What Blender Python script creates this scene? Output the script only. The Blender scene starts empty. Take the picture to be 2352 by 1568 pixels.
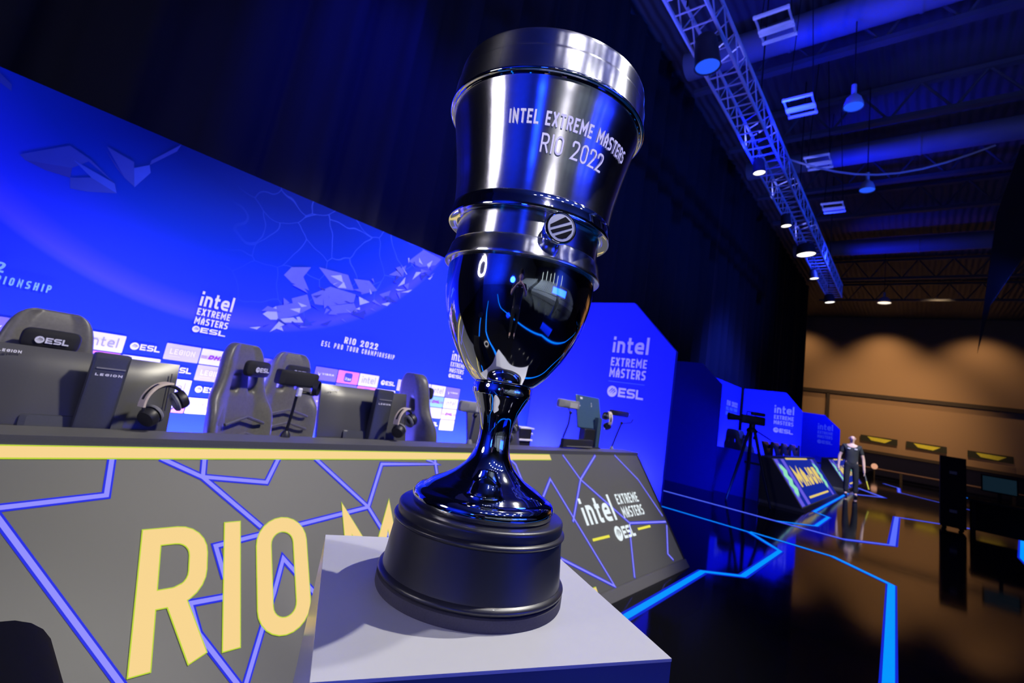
import bpy, math, random
from mathutils import Vector, Matrix
random.seed(7)
SC = bpy.context.scene
COL = SC.collection
pi = math.pi

# ------------------------------------------------------------------ camera
CAMH = 1.32
cd = bpy.data.cameras.new('camera'); cam = bpy.data.objects.new('camera', cd); COL.objects.link(cam)
RX, RY, RZ = (0.6187, -0.7688, 0.1619), (0.2420, -0.0095, -0.9702), (0.7474, 0.6394, 0.1802)   # image right, image down, forward
cam.matrix_world = Matrix(((RX[0], -RY[0], -RZ[0], 0), (RX[1], -RY[1], -RZ[1], 0), (RX[2], -RY[2], -RZ[2], CAMH), (0, 0, 0, 1)))
cd.sensor_width = 36; cd.lens = 1087.43 / 2352 * 36
cd.shift_x = -28.2 / 2352; cd.shift_y = -78.1 / 2352
cd.clip_start = 0.02; cd.clip_end = 200
cd.dof.use_dof = True; cd.dof.focus_distance = 0.72; cd.dof.aperture_fstop = 6.5
SC.camera = cam
vs = SC.view_settings
vs.view_transform = 'Standard'; vs.look = 'None'; vs.gamma = 1; vs.use_curve_mapping = False; vs.exposure = 0.0

# ------------------------------------------------------------------ world + main lights
W = bpy.data.worlds.new('hall_dark'); SC.world = W; W.use_nodes = True
W.node_tree.nodes['Background'].inputs[0].default_value = (0.05, 0.08, 1.0, 1)
W.node_tree.nodes['Background'].inputs[1].default_value = 0.0015


def lamp(kind, name, loc, target, power, color, size=0.3, angle=40, blend=0.4, sy=None):
    d = bpy.data.lights.new(name, kind); d.energy = power; d.color = color
    o = bpy.data.objects.new(name, d); COL.objects.link(o); o.location = loc
    v = Vector(target) - Vector(loc)
    o.rotation_euler = v.to_track_quat('-Z', 'Y').to_euler()
    if kind == 'SPOT':
        d.spot_size = math.radians(angle); d.spot_blend = blend; d.shadow_soft_size = size
    elif kind == 'AREA':
        if sy: d.shape = 'RECTANGLE'; d.size = size; d.size_y = sy
        else: d.shape = 'DISK'; d.size = size
    else:
        d.shadow_soft_size = size
    return o


BLUE = (0.085, 0.10, 1.0); DEEP = (0.004, 0.03, 1.0); PURE = (0.002, 0.008, 1.0); VIOL = (0.15, 0.135, 1.0); WHITE = (1.0, 0.97, 0.95); WARM = (1.0, 0.66, 0.34)
# stage spotlights on the trophy and on the players' desk, and an added cup light
lamp('SPOT', 'trophy_spot', (5.56, -.98, 9.08), (.62, .56, 1.2), 2500, (1.0, .965, .90), .07, 16, .3)
lamp('SPOT', 'trophy_fill_spot', (2.9, -.6, 9.5), (.62, .56, 1.2), 850, WHITE, .07, 16, .3)
lamp('SPOT', 'cup_letter_fill', (-1.6, -3.46, 5.6), (.60, .51, 1.77), 1300, (1.0, .94, 1.0), .06, 4.8, .5)  # added light, aimed at the cup alone to whiten its lettering
lamp('SPOT', 'desk_spot', (4.5, -3.0, 8.5), (2.5, 2.75, 1.05), 3900, (1.0, .93, .78), .3, 33, .4)
lamp('SPOT', 'high_curtain_wash', (2.2, 2.2, 7.2), (2.3, 4.6, 3.9), 1500, PURE, .3, 50, 1.0)
# blue wash battens standing on the floor behind the desk
lamp('AREA', 'wash_batten', (2.4, 3.93, .50), (2.4, 4.02, .9), 420, VIOL, 5.4, sy=.06)
for wy_, we_ in ((2.62, 46), (3.70, 60)): lamp('AREA', 'wash_wing', (5.02, wy_, .40), (5.16, wy_, .9), we_, VIOL, .45, sy=.06)
lamp('SPOT', 'back_wash', (2.0, .6, 6.6), (2.3, 4.1, 1.1), 240, (.02, .05, 1.0), .4, 48, .9)
lamp('SPOT', 'wing_wash', (2.6, 1.6, 6.0), (5.3, 3.1, 1.6), 200, (.03, .045, 1.0), .3, 45, .8)
# ------------------------------------------------------------------ materials
MATS = {}


def mat(name, color, rough=.5, metal=0.0, emit=None, es=1.0, noise=0.0, nscale=40, bump=0.0, coat=0.0, aniso=0.0, spec=None):
    if name in MATS: return MATS[name]
    m = bpy.data.materials.new(name); m.use_nodes = True
    nt = m.node_tree; b = nt.nodes['Principled BSDF']
    b.inputs['Base Color'].default_value = (*color, 1); b.inputs['Roughness'].default_value = rough; b.inputs['Metallic'].default_value = metal
    b.inputs['Coat Weight'].default_value = coat; b.inputs['Anisotropic'].default_value = aniso
    if spec is not None: b.inputs['Specular IOR Level'].default_value = spec
    if emit: b.inputs['Emission Color'].default_value = (*emit, 1); b.inputs['Emission Strength'].default_value = es
    if noise or bump:
        tc = nt.nodes.new('ShaderNodeTexCoord'); n = nt.nodes.new('ShaderNodeTexNoise')
        n.inputs['Scale'].default_value = nscale; n.inputs['Detail'].default_value = 4
        nt.links.new(tc.outputs['Object'], n.inputs['Vector'])
        if noise:
            mx = nt.nodes.new('ShaderNodeMix'); mx.data_type = 'RGBA'
            mx.inputs[6].default_value = (*[c * (1 - noise) for c in color], 1); mx.inputs[7].default_value = (*[min(1, c * (1 + noise)) for c in color], 1)
            nt.links.new(n.outputs['Fac'], mx.inputs[0]); nt.links.new(mx.outputs[2], b.inputs['Base Color'])
        if bump:
            bp = nt.nodes.new('ShaderNodeBump'); bp.inputs['Strength'].default_value = bump; bp.inputs['Distance'].default_value = .004
            nt.links.new(n.outputs['Fac'], bp.inputs['Height']); nt.links.new(bp.outputs['Normal'], b.inputs['Normal'])
    MATS[name] = m
    return m


def led(name, c, es=1.0): return mat(name, (0, 0, 0), .6, 0, c, es, spec=.1)


M = dict(
    chrome=mat('polished_chrome', (.82, .84, .88), .045, 1, noise=.03, nscale=300),
    brushed=mat('brushed_steel', (.72, .74, .80), .22, 1, aniso=.6, noise=.12, nscale=120),
    plinth=mat('satin_black_lacquer', (.022, .022, .025), .36, 0, spec=.75, coat=.1, noise=.2, nscale=90),
    felt=mat('dark_grey_felt', (.075, .07, .075), .9, noise=.25, nscale=400),
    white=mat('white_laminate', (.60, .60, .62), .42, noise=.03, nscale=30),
    shadedside=mat('shaded_gloss_side', (.085, .085, .16), .16, noise=.04, nscale=20),  # white sides with shade and blue light put into the colour
    engrave=mat('frosted_engraving', (.86, .84, .88), .7, noise=.1, nscale=400),
    black=mat('black_plastic', (.015, .015, .017), .45, noise=.25, nscale=150, bump=.05),
    blackmetal=mat('black_metal', (.02, .02, .022), .35, .6, noise=.2, nscale=60),
    leather=mat('black_leather', (.125, .12, .105), .38, noise=.25, nscale=60, bump=.12),
    piping=mat('chair_piping', (.11, .105, .1), .4, noise=.2, nscale=100),
    pillow=mat('black_velour', (.012, .012, .013), .85, noise=.3, nscale=200),
    tan=mat('tan_leather', (.62, .52, .38), .5, noise=.15, nscale=80),
    monback=mat('monitor_back', (.065, .065, .064), .33, noise=.15, nscale=500),
    monstand=mat('monitor_stand_grey', (.045, .048, .06), .4, noise=.15, nscale=100),
    grey=mat('grey_plastic', (.22, .22, .21), .5, noise=.12, nscale=90),
    lightgrey=mat('light_grey_mesh', (.42, .42, .40), .5, noise=.2, nscale=300),
    silver=mat('silver_print', (.75, .75, .75), .35, noise=.05, nscale=200),
    deskpaint=mat('desk_grey_paint', (.11, .11, .108), .55, noise=.15, nscale=250),
    deskdark=mat('desk_dark_paint', (.02, .02, .024), .5, noise=.2, nscale=60),
    print_white=mat('print_white', (.86, .84, .88), .75, noise=.02, nscale=50),
    print_tile=mat('print_pale_tile', (.62, .58, .74), .75, noise=.02, nscale=50),
    print_tile2=mat('print_white_tile', (.80, .80, .88), .75, noise=.02, nscale=50),
    print_cyan=mat('print_cyan_tile', (.25, .55, .80), .75, noise=.02, nscale=50),
    print_pink=mat('print_pink_tile', (1.0, .25, .30), .75, noise=.02, nscale=50),
    print_violet=mat('print_violet_tile', (.22, .18, .50), .75, noise=.02, nscale=50),
    print_navy=mat('print_navy_text', (.05, .05, .42), .75, noise=.02, nscale=50),
    print_red=mat('print_purple_text', (.30, .02, .25), .75, noise=.02, nscale=50),
    print_grey=mat('print_grey_text', (.36, .33, .55), .75, noise=.02, nscale=50),
    gem_a=mat('print_lilac_facet', (.11, .13, .6), .75, noise=.1, nscale=12),
    gem_b=mat('print_pale_facet', (.40, .44, .8), .75, noise=.1, nscale=12),
    gem_c=mat('print_deep_facet', (.012, .03, .35), .75, noise=.1, nscale=12),
    gem_d=mat('print_blue_facet', (.012, .045, .42), .75, noise=.1, nscale=12),
    wingblue=mat('wing_blue_fabric', (.032, .05, .80), .8, noise=.05, nscale=8, spec=.1),
    wingrule=mat('print_mid_blue', (.10, .20, .95), .8, noise=.02, nscale=8),
    alu=mat('aluminium_tube', (.40, .43, .50), .45, .2, noise=.08, nscale=40),
    duct=mat('grey_duct_paint', (.20, .205, .22), .6, noise=.12, nscale=3),
    steel=mat('grey_steel_paint', (.08, .083, .09), .6, noise=.15, nscale=5),
    brown=mat('brown_wall_panel', (.34, .205, .11), .8, noise=.10, nscale=60, bump=.1),
    browndark=mat('dark_brown_trim', (.035, .020, .012), .7, noise=.2, nscale=20),
    navy=mat('dark_navy_panel', (.010, .010, .03), .9, noise=.2, nscale=20, spec=.1),
    hallwall=mat('hall_blue_grey_wall', (.16, .17, .2), .7, noise=.2, nscale=1),
    rail=mat('pink_rail_paint', (.12, .055, .045), .6, noise=.1, nscale=30),
    skin=mat('skin', (.62, .40, .31), .5, noise=.08, nscale=60),
    shirt=mat('black_polo_cloth', (.018, .020, .022), .8, noise=.3, nscale=120),
    trousers=mat('black_trouser_cloth', (.012, .014, .017), .85, noise=.3, nscale=120),
    shoe=mat('black_shoe', (.012, .012, .012), .4, noise=.2, nscale=100),
    seat=mat('grey_seat_plastic', (.30, .33, .36), .5, noise=.15, nscale=8),
    concrete=mat('tribune_concrete', (.32, .35, .38), .8, noise=.2, nscale=4),
    e_screen=mat('led_tile_face', (.062, .062, .06), .55, 0, (.030, .030, .029), 1, noise=.06, nscale=900),
    e_line=led('led_periwinkle', (.28, .27, 1.0)), e_edge=led('led_blue_edge', (.012, .022, .75)),
    e_cream=led('led_cream', (.93, .66, .27)), e_lime=led('led_lime', (.50, .68, .03)), e_white=led('led_white', (.86, .95, 1.0)), e_yellow=led('led_yellow', (.86, .80, .08)),
    e_floor=led('led_floor_cyan', (.0, .28, 1.0), 1.1), e_floor2=led('led_floor_blue', (.004, .02, .70), .9), e_floor3=led('led_floor_periwinkle', (.10, .16, 1.0), 1.0),
    e_d2bg=led('led_royal_blue', (.004, .02, .33)), e_d2side=led('led_lavender', (.13, .10, .75)), e_mint=led('led_mint', (.28, .78, .50)), e_gold=led('led_gold', (.80, .60, .16)),
    lens=led('lamp_lens', (1.0, .95, .82), 3.0), lensblue=led('lamp_lens_blue', (.02, .10, 1.0), 1.0), lenshot=led('lamp_lens_hot', (1.0, .95, .95), 16), lenswarm=led('lamp_lens_warm', (1.0, .8, .6), 1.6),
    ring=led('ring_lamp', (1.0, .93, .97), 45), red=led('red_indicator', (1.0, .05, .12), 1.0), teal=led('dim_screen_teal', (.004, .012, .02), 1.0), scr=led('blue_screen', (.0, .06, .30), .6),
    voidb=mat('matt_black_shell', (.003, .003, .004), .8, noise=.2, nscale=60, spec=.08),
    banner=mat('black_banner', (.02, .02, .01), .8, noise=.2, nscale=30), bannery=mat('yellow_banner_print', (.75, .68, .05), .8, noise=.2, nscale=20),
)


def backdrop_mat():
    m = bpy.data.materials.new('printed_planet_fabric'); m.use_nodes = True; nt = m.node_tree; L = nt.links
    b = nt.nodes['Principled BSDF']; b.inputs['Roughness'].default_value = .8; b.inputs['Specular IOR Level'].default_value = .1
    N = nt.nodes.new
    tc = N('ShaderNodeTexCoord'); sx = N('ShaderNodeSeparateXYZ'); L.new(tc.outputs['Object'], sx.inputs[0])

    def mth(op, a, c=None, clamp=False):
        n = N('ShaderNodeMath'); n.operation = op; n.use_clamp = clamp
        for i, v in enumerate((a, c)):
            if v is None: continue
            if isinstance(v, (int, float)): n.inputs[i].default_value = v
            else: L.new(v, n.inputs[i])
        return n.outputs[0]
    X, Z = sx.outputs[0], sx.outputs[2]
    dx = mth('SUBTRACT', X, 1.286); dz = mth('SUBTRACT', Z, 3.748)
    d = mth('SQRT', mth('ADD', mth('MULTIPLY', dx, dx), mth('MULTIPLY', dz, dz)))
    ins = mth('SUBTRACT', 2.291, d)                                # depth inside the planet's edge
    cr = N('ShaderNodeValToRGB'); e = cr.color_ramp; e.elements[0].position = 0; e.elements[0].color = (.018, .050, .88, 1); e.elements[1].position = 1; e.elements[1].color = (.002, .010, .12, 1)
    for p, c in ((.035, (.018, .050, .88)), (.05, (.05, .075, .95)), (.075, (.075, .085, .95)), (.16, (.018, .050, .88)), (.4, (.003, .033, .45)), (.7, (.002, .016, .20))):
        q = e.elements.new(p); q.color = (*c, 1)
    L.new(mth('ADD', mth('MULTIPLY', ins, .62), .04, True), cr.inputs[0])
    # faint crack network over the right half of the planet
    vo = N('ShaderNodeTexVoronoi'); vo.feature = 'DISTANCE_TO_EDGE'; vo.inputs['Scale'].default_value = 3.3; vo.inputs['Randomness'].default_value = 1
    no = N('ShaderNodeTexNoise'); no.inputs['Scale'].default_value = 2; L.new(tc.outputs['Object'], no.inputs['Vector'])
    va = N('ShaderNodeVectorMath'); va.operation = 'MULTIPLY_ADD'; L.new(no.outputs['Color'], va.inputs[0]); va.inputs[1].default_value = (.35, .35, .35); L.new(tc.outputs['Object'], va.inputs[2])
    L.new(va.outputs[0], vo.inputs['Vector'])
    ln = mth('LESS_THAN', vo.outputs['Distance'], .012)
    msk = mth('MULTIPLY', mth('MULTIPLY', mth('SUBTRACT', X, 1.15), 1.2, True), mth('GREATER_THAN', ins, .12))
    mx = N('ShaderNodeMix'); mx.data_type = 'RGBA'; L.new(mth('MULTIPLY', mth('MULTIPLY', ln, msk), .38), mx.inputs[0]); L.new(cr.outputs[0], mx.inputs[6]); mx.inputs[7].default_value = (.07, .16, .9, 1)
    L.new(mx.outputs[2], b.inputs['Base Color'])
    return m


def floor_mat():
    m = bpy.data.materials.new('black_gloss_floor'); m.use_nodes = True; nt = m.node_tree; b = nt.nodes['Principled BSDF']
    b.inputs['Base Color'].default_value = (.004, .004, .006, 1); b.inputs['Roughness'].default_value = .07; b.inputs['Specular IOR Level'].default_value = .5; b.inputs['IOR'].default_value = 1.2
    n = nt.nodes.new('ShaderNodeTexNoise'); n.inputs['Scale'].default_value = 6; tc = nt.nodes.new('ShaderNodeTexCoord'); nt.links.new(tc.outputs['Object'], n.inputs['Vector'])
    r = nt.nodes.new('ShaderNodeMapRange'); r.inputs[3].default_value = .04; r.inputs[4].default_value = .10
    nt.links.new(n.outputs['Fac'], r.inputs[0]); nt.links.new(r.outputs[0], b.inputs['Roughness'])
    return m


def wave_mat(name, color, scale, rough=.85, axis='X', depth=.5):
    m = bpy.data.materials.new(name); m.use_nodes = True; nt = m.node_tree; b = nt.nodes['Principled BSDF']
    b.inputs['Base Color'].default_value = (*color, 1); b.inputs['Roughness'].default_value = rough
    w = nt.nodes.new('ShaderNodeTexWave'); w.bands_direction = axis; w.inputs['Scale'].default_value = scale; w.inputs['Distortion'].default_value = 1.5
    tc = nt.nodes.new('ShaderNodeTexCoord'); nt.links.new(tc.outputs['Object'], w.inputs['Vector'])
    bp = nt.nodes.new('ShaderNodeBump'); bp.inputs['Strength'].default_value = depth; bp.inputs['Distance'].default_value = .05
    nt.links.new(w.outputs['Fac'], bp.inputs['Height']); nt.links.new(bp.outputs['Normal'], b.inputs['Normal'])
    return m


def brushed(m, an=.85):
    nt = m.node_tree; b = nt.nodes['Principled BSDF']; tg = nt.nodes.new('ShaderNodeTangent'); tg.direction_type = 'RADIAL'; tg.axis = 'Z'
    nt.links.new(tg.outputs[0], b.inputs['Tangent']); b.inputs['Anisotropic'].default_value = an; b.inputs['Anisotropic Rotation'].default_value = ANROT
ANROT = .25
brushed(M['brushed'])
M['backdrop'] = backdrop_mat(); M['floor'] = floor_mat()
M['curtain'] = wave_mat('black_curtain_cloth', (.004, .004, .0055), .9, .9, 'X', .6)
M['deck'] = wave_mat('corrugated_roof_deck', (.07, .072, .08), 1.6, .6, 'Y', .5)

# ------------------------------------------------------------------ object helpers


def setp(o, label=None, cat=None, group=None, kind=None):
    if label: o['label'] = label
    if cat: o['category'] = cat
    if group: o['group'] = group
    if kind: o['kind'] = kind
    return o


def thing(name, label, cat, loc=(0, 0, 0), rz=0.0, group=None):
    o = bpy.data.objects.new(name, None); COL.objects.link(o); o.location = loc; o.rotation_euler = (0, 0, rz); o.empty_display_size = .1
    return setp(o, label, cat, group)


class MB:
    def __init__(s): s.v = []; s.f = []; s.m = []; s.mats = []; s.cur = 0
    def use(s, m):
        if m not in s.mats: s.mats.append(m)
        s.cur = s.mats.index(m); return s
    def add(s, vs, fs):
        o = len(s.v); s.v += [tuple(v) for v in vs]
        for f in fs: s.f.append(tuple(i + o for i in f)); s.m.append(s.cur)
        return s
    def box(s, c, d, rot=None):
        h = [x / 2 for x in d]; vs = [Vector((x * h[0], y * h[1], z * h[2])) for x in (-1, 1) for y in (-1, 1) for z in (-1, 1)]
        if rot: R = Matrix.Rotation(rot[1], 3, rot[0]) if isinstance(rot[0], str) else rot; vs = [R @ v for v in vs]
        vs = [v + Vector(c) for v in vs]
        return s.add(vs, [(0, 1, 3, 2), (4, 6, 7, 5), (0, 4, 5, 1), (2, 3, 7, 6), (0, 2, 6, 4), (1, 5, 7, 3)])
    def rbox(s, c, d, r=.01, rot=None, seg=2):        # box with rounded vertical-profile edges: rounded rectangle in XZ, extruded in Y
        pts = rrect(d[0], d[2], min(r, d[0] / 2.01, d[2] / 2.01), seg)
        k = min(r, d[1] / 2.01) * .6
        rings = [(-d[1] / 2, 1 - 2 * k / min(d[0], d[2])), (-d[1] / 2 + k, 1), (d[1] / 2 - k, 1), (d[1] / 2, 1 - 2 * k / min(d[0], d[2]))]
        n = len(pts); vs = []
        for y, sc in rings: vs += [Vector((x * sc, y, z * sc)) for x, z in pts]
        if rot is not None: vs = [rot @ v for v in vs]
        vs = [v + Vector(c) for v in vs]
        fs = [tuple(range(n))[::-1], tuple(range(3 * n, 4 * n))]
        for j in range(3): fs += [(j * n + i, j * n + (i + 1) % n, (j + 1) * n + (i + 1) % n, (j + 1) * n + i) for i in range(n)]
        return s.add(vs, fs)
    def prism(s, poly, a, b):                          # poly: list of 3D points, extruded by vector from a*dir
        n = len(poly); p0 = [Vector(p) + Vector(a) for p in poly]; p1 = [Vector(p) + Vector(b) for p in poly]
        return s.add(p0 + p1, [tuple(range(n))[::-1], tuple(range(n, 2 * n))] + [(i, (i + 1) % n, n + (i + 1) % n, n + i) for i in range(n)])
    def tube(s, pts, r, n=8, cap=True, closed=False):
        pts = [Vector(p) for p in pts]; rs = r if isinstance(r, (list, tuple)) else [r] * len(pts); vs = []; prev = None; k = len(pts)
        for i, p in enumerate(pts):
            a = pts[(i - 1) % k] if (i or closed) else p; b = pts[(i + 1) % k] if (i < k - 1 or closed) else p
            t = (b - a).normalized()
            if prev is None: u = t.orthogonal().normalized()
            else:
                u = prev - t * prev.dot(t); u = u.normalized() if u.length > 1e-6 else t.orthogonal().normalized()
            prev = u; w = t.cross(u)
            vs += [p + (u * math.cos(2 * pi * j / n) + w * math.sin(2 * pi * j / n)) * rs[i] for j in range(n)]
        fs = []
        for i in range(k if closed else k - 1):
            i2 = (i + 1) % k
            fs += [(i * n + j, i * n + (j + 1) % n, i2 * n + (j + 1) % n, i2 * n + j) for j in range(n)]
        if cap and not closed: fs += [tuple(range(n))[::-1], tuple(range((k - 1) * n, k * n))]
        return s.add(vs, fs)
    def lathe(s, prof, n=48, c=(0, 0, 0), axis=None):
        c = Vector(c); Rm = axis.to_track_quat('Z', 'Y').to_matrix() if axis else None; vs = []; fs = []
        for r, z in prof:
            for j in range(n):
                v = Vector((r * math.cos(2 * pi * j / n), r * math.sin(2 * pi * j / n), z))
                vs.append((Rm @ v if Rm else v) + c)
        for i in range(len(prof) - 1): fs += [(i * n + j, i * n + (j + 1) % n, (i + 1) * n + (j + 1) % n, (i + 1) * n + j) for j in range(n)]
        return s.add(vs, fs)
    def ball(s, c, r, n=10):
        prof = [(max(1e-4, math.sin(pi * i / n)), -math.cos(pi * i / n)) for i in range(n + 1)]
        r3 = r if isinstance(r, (tuple, list)) else (r, r, r)
        t = MB().lathe(prof, n + 4); o = Vector(c)
        return s.add([(o.x + v[0] * r3[0], o.y + v[1] * r3[1], o.z + v[2] * r3[2]) for v in t.v], t.f)
    def quads(s, qs, mp):
        lift = mp.__code__.co_argcount == 3            # hair-thin stepping so crossing strokes never share a plane
        for i, q in enumerate(qs): s.add([mp(*p, (i % 40) * 1.2e-5) if lift else mp(*p) for p in q], [tuple(range(len(q)))])
        return s
    def build(s, name, m=None, parent=None, smooth=False, world=False, mods=None, ang=40):
        me = bpy.data.meshes.new(name)
        off = Vector(parent.location) if (parent and world) else Vector((0, 0, 0))
        me.from_pydata([Vector(v) - off for v in s.v], [], s.f)
        for x in ([m] if m else s.mats): me.materials.append(x)
        if not m:
            for p, i in zip(me.polygons, s.m): p.material_index = i
        import bmesh
        bm = bmesh.new(); bm.from_mesh(me); bmesh.ops.recalc_face_normals(bm, faces=bm.faces); bm.to_mesh(me); bm.free()
        if smooth:
            for p in me.polygons: p.use_smooth = True
            me.set_sharp_from_angle(angle=math.radians(ang))
        o = bpy.data.objects.new(name, me); COL.objects.link(o)
        if parent: o.parent = parent
        for k, kw in (mods or []):
            md = o.modifiers.new(k, k)
            for a, b in kw.items(): setattr(md, a, b)
        return o


def rrect(w, h, r, seg=3):
    out = []
    for cx, cy, a0 in ((w / 2 - r, h / 2 - r, 0), (-w / 2 + r, h / 2 - r, 90), (-w / 2 + r, -h / 2 + r, 180), (w / 2 - r, -h / 2 + r, 270)):
        for i in range(seg + 1):
            a = math.radians(a0 + 90 * i / seg); out.append((cx + r * math.cos(a), cy + r * math.sin(a)))
    return out


def struct(mb, name, m=None, label=None, **k):
    o = mb.build(name, m, **k); o['kind'] = 'structure'
    if label: o['label'] = label
    return o


def dup(root, loc=None, rz=None, label=None, group=None):
    r = root.copy(); COL.objects.link(r)
    if loc is not None: r.location = loc
    if rz is not None: r.rotation_euler = (0, 0, rz)
    if label: r['label'] = label
    if group: r['group'] = group
    for ch in list(root.children):
        c = ch.copy(); COL.objects.link(c); c.parent = r
        for g in list(ch.children):
            q = g.copy(); COL.objects.link(q); q.parent = c
    return r


# ------------------------------------------------------------------ stroke lettering
K = 1
GL = {
    'A': (.95, [[(0, 0), (0, .62), (.5, 1.0), (1, .62), (1, 0)], [(0, .36), (1, .36)]]), 'B': (1, [[(0, .5), (0, 1), (.9, 1, K), (.9, .53, K), (0, .53)], [(0, .53), (1, .53, K), (1, 0, K), (0, 0), (0, .53)]]),
    'C': (1, [[(1, .75), (1, 1, K), (0, 1, K), (0, 0, K), (1, 0, K), (1, .25)]]), 'D': (1, [[(0, 0), (0, 1), (1, 1, K), (1, 0, K), (0, 0), (0, .5)]]),
    'E': (.9, [[(1, 1), (0, 1), (0, 0), (1, 0)], [(0, .5), (.85, .5)]]), 'F': (.9, [[(1, 1), (0, 1), (0, 0)], [(0, .5), (.8, .5)]]),
    'G': (1, [[(1, .75), (1, 1, K), (0, 1, K), (0, 0, K), (1, 0, K), (1, .48), (.55, .48)]]), 'H': (1, [[(0, 0), (0, 1)], [(1, 0), (1, 1)], [(0, .5), (1, .5)]]),
    'I': (0, [[(.5, 0), (.5, 1)]]), 'J': (.9, [[(1, 1), (1, 0, K), (0, 0, K), (0, .25)]]), 'L': (.85, [[(0, 1), (0, 0), (1, 0)]]),
    'M': (1.35, [[(0, 0), (0, 1), (.5, .35), (1, 1), (1, 0)]]), 'N': (1.05, [[(0, 0), (0, 1), (1, 0), (1, 1)]]), 'O': (1, [[(0, .5), (0, 1, K), (1, 1, K), (1, 0, K), (0, 0, K), (0, .5)]]),
    'P': (1, [[(0, 0), (0, 1), (1, 1, K), (1, .45, K), (0, .45)]]), 'R': (1, [[(0, 0), (0, 1), (1, 1, K), (1, .46, K), (0, .46)], [(.55, .46), (1, 0)]]),
    'S': (1, [[(.94, 1), (0, 1, K), (0, .5, K), (1, .5, K), (1, 0, K), (.06, 0)]]), 'T': (.95, [[(0, 1), (1, 1)], [(.5, 1), (.5, 0)]]),
    'U': (1, [[(0, 1), (0, 0, K), (1, 0, K), (1, 1)]]), 'V': (1, [[(0, 1), (.5, 0), (1, 1)]]), 'X': (1, [[(0, 0), (1, 1)], [(0, 1), (1, 0)]]), 'Y': (1, [[(0, 1), (.5, .45), (1, 1)], [(.5, .45), (.5, 0)]]),
    '2': (1, [[(0, .74), (0, 1, K), (1, 1, K), (1, .62, K), (0, 0), (1, 0)]]), '1': (.4, [[(0, .8), (1, 1), (1, 0)]]),
    'i': (0, [[(.5, 0), (.5, .58)], [(.5, .97), (.5, 1.0)]]), 'n': (.9, [[(0, 0), (0, .66)], [(0, .45), (0, .66, K), (1, .66, K), (1, 0)]]), 't': (.65, [[(.3, .95), (.3, 0, K), (1, 0)], [(0, .66), (1, .66)]]),
    'e': (1, [[(0, .33), (1, .33), (1, .66, K), (0, .66, K), (0, 0, K), (.95, 0)]]), 'l': (0, [[(.5, 0), (.5, 1.05)]]), 'a': (.9, [[(.1, .66), (1, .66, K), (1, 0)], [(1, 0), (0, 0, K), (0, .38, K), (1, .38)]]), 'u': (.9, [[(0, .66), (0, 0, K), (1, 0, K), (1, .66)]]),
}
GL['0'] = GL['O']


def fillet(pts, rad, seg=6):
    out = []
    for i, p in enumerate(pts):
        if len(p) < 3 or i in (0, len(pts) - 1): out.append(Vector(p[:2])); continue
        a, b, c = Vector(pts[i - 1][:2]), Vector(p[:2]), Vector(pts[i + 1][:2])
        u, v = (a - b), (c - b); r = min(rad, u.length * .499, v.length * .499); u.normalize(); v.normalize()
        for j in range(seg + 1):
            t = j / seg * pi / 2; out.append(b + u * r * (1 - math.sin(t)) + v * r * (1 - math.cos(t)))
    q = [out[0]]
    for p in out[1:]:
        if (p - q[-1]).length > 1e-5: q.append(p)
    return q


def ribbon(pts, t, ext=0.0, maxlen=None):
    pts = [Vector(p[:2]) for p in pts]
    if ext:
        closed = (pts[0] - pts[-1]).length < 1e-4
        if not closed:
            pts[0] = pts[0] + (pts[0] - pts[1]).normalized() * ext; pts[-1] = pts[-1] + (pts[-1] - pts[-2]).normalized() * ext
    if maxlen:
        q = [pts[0]]
        for a, b in zip(pts, pts[1:]):
            k = max(1, math.ceil((b - a).length / maxlen))
            q += [a + (b - a) * (j / k) for j in range(1, k + 1)]
        pts = q
    L, R = [], []
    closed = (pts[0] - pts[-1]).length < 1e-4
    for i, p in enumerate(pts):
        a = pts[i - 1] if i else (pts[-2] if closed else None); b = pts[i + 1] if i < len(pts) - 1 else (pts[1] if closed else None)
        d1 = (p - a).normalized() if a is not None else (b - p).normalized(); d2 = (b - p).normalized() if b is not None else d1
        n1 = Vector((-d1.y, d1.x)); n2 = Vector((-d2.y, d2.x)); n = (n1 + n2)
        n = n.normalized() if n.length > 1e-3 else n1
        k = min(1 / max(.2, n.dot(n1)), 2.6); L.append(p + n * t / 2 * k); R.append(p - n * t / 2 * k)
    return [(L[i], L[i + 1], R[i + 1], R[i]) for i in range(len(pts) - 1)]


def text(s, h, w, t, gap=None, x0=0, y0=0, rad=None, maxlen=None, shear=0, ty=None, fit=None):
    """flat quads of stroke letters: cap height h, letter width w, stroke t"""
    gap = t * .9 if gap is None else gap; rad = (w * .5 if rad is None else rad); out = []; x = 0
    for ch in s:
        if ch == ' ': x += w * .55 + gap; continue
        gw, strokes = GL[ch]; W_ = max(0, gw * w - t)
        for st in strokes:
            pts = [(x + t / 2 + p[0] * W_, t / 2 + p[1] * (h - t)) + tuple(p[2:]) for p in st]
            out += ribbon(fillet(pts, rad), t, t / 2 * .999, maxlen)
        x += W_ + t + gap
    tot = x - gap; k = (fit / tot) if fit else 1
    return [tuple((x0 + p[0] * k + shear * p[1], y0 + p[1]) for p in q) for q in out], tot * k


def disc(cx, cy, r, n=28): return [tuple((cx + r * math.cos(2 * pi * i / n), cy + r * math.sin(2 * pi * i / n)) for i in range(n))]


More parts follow.
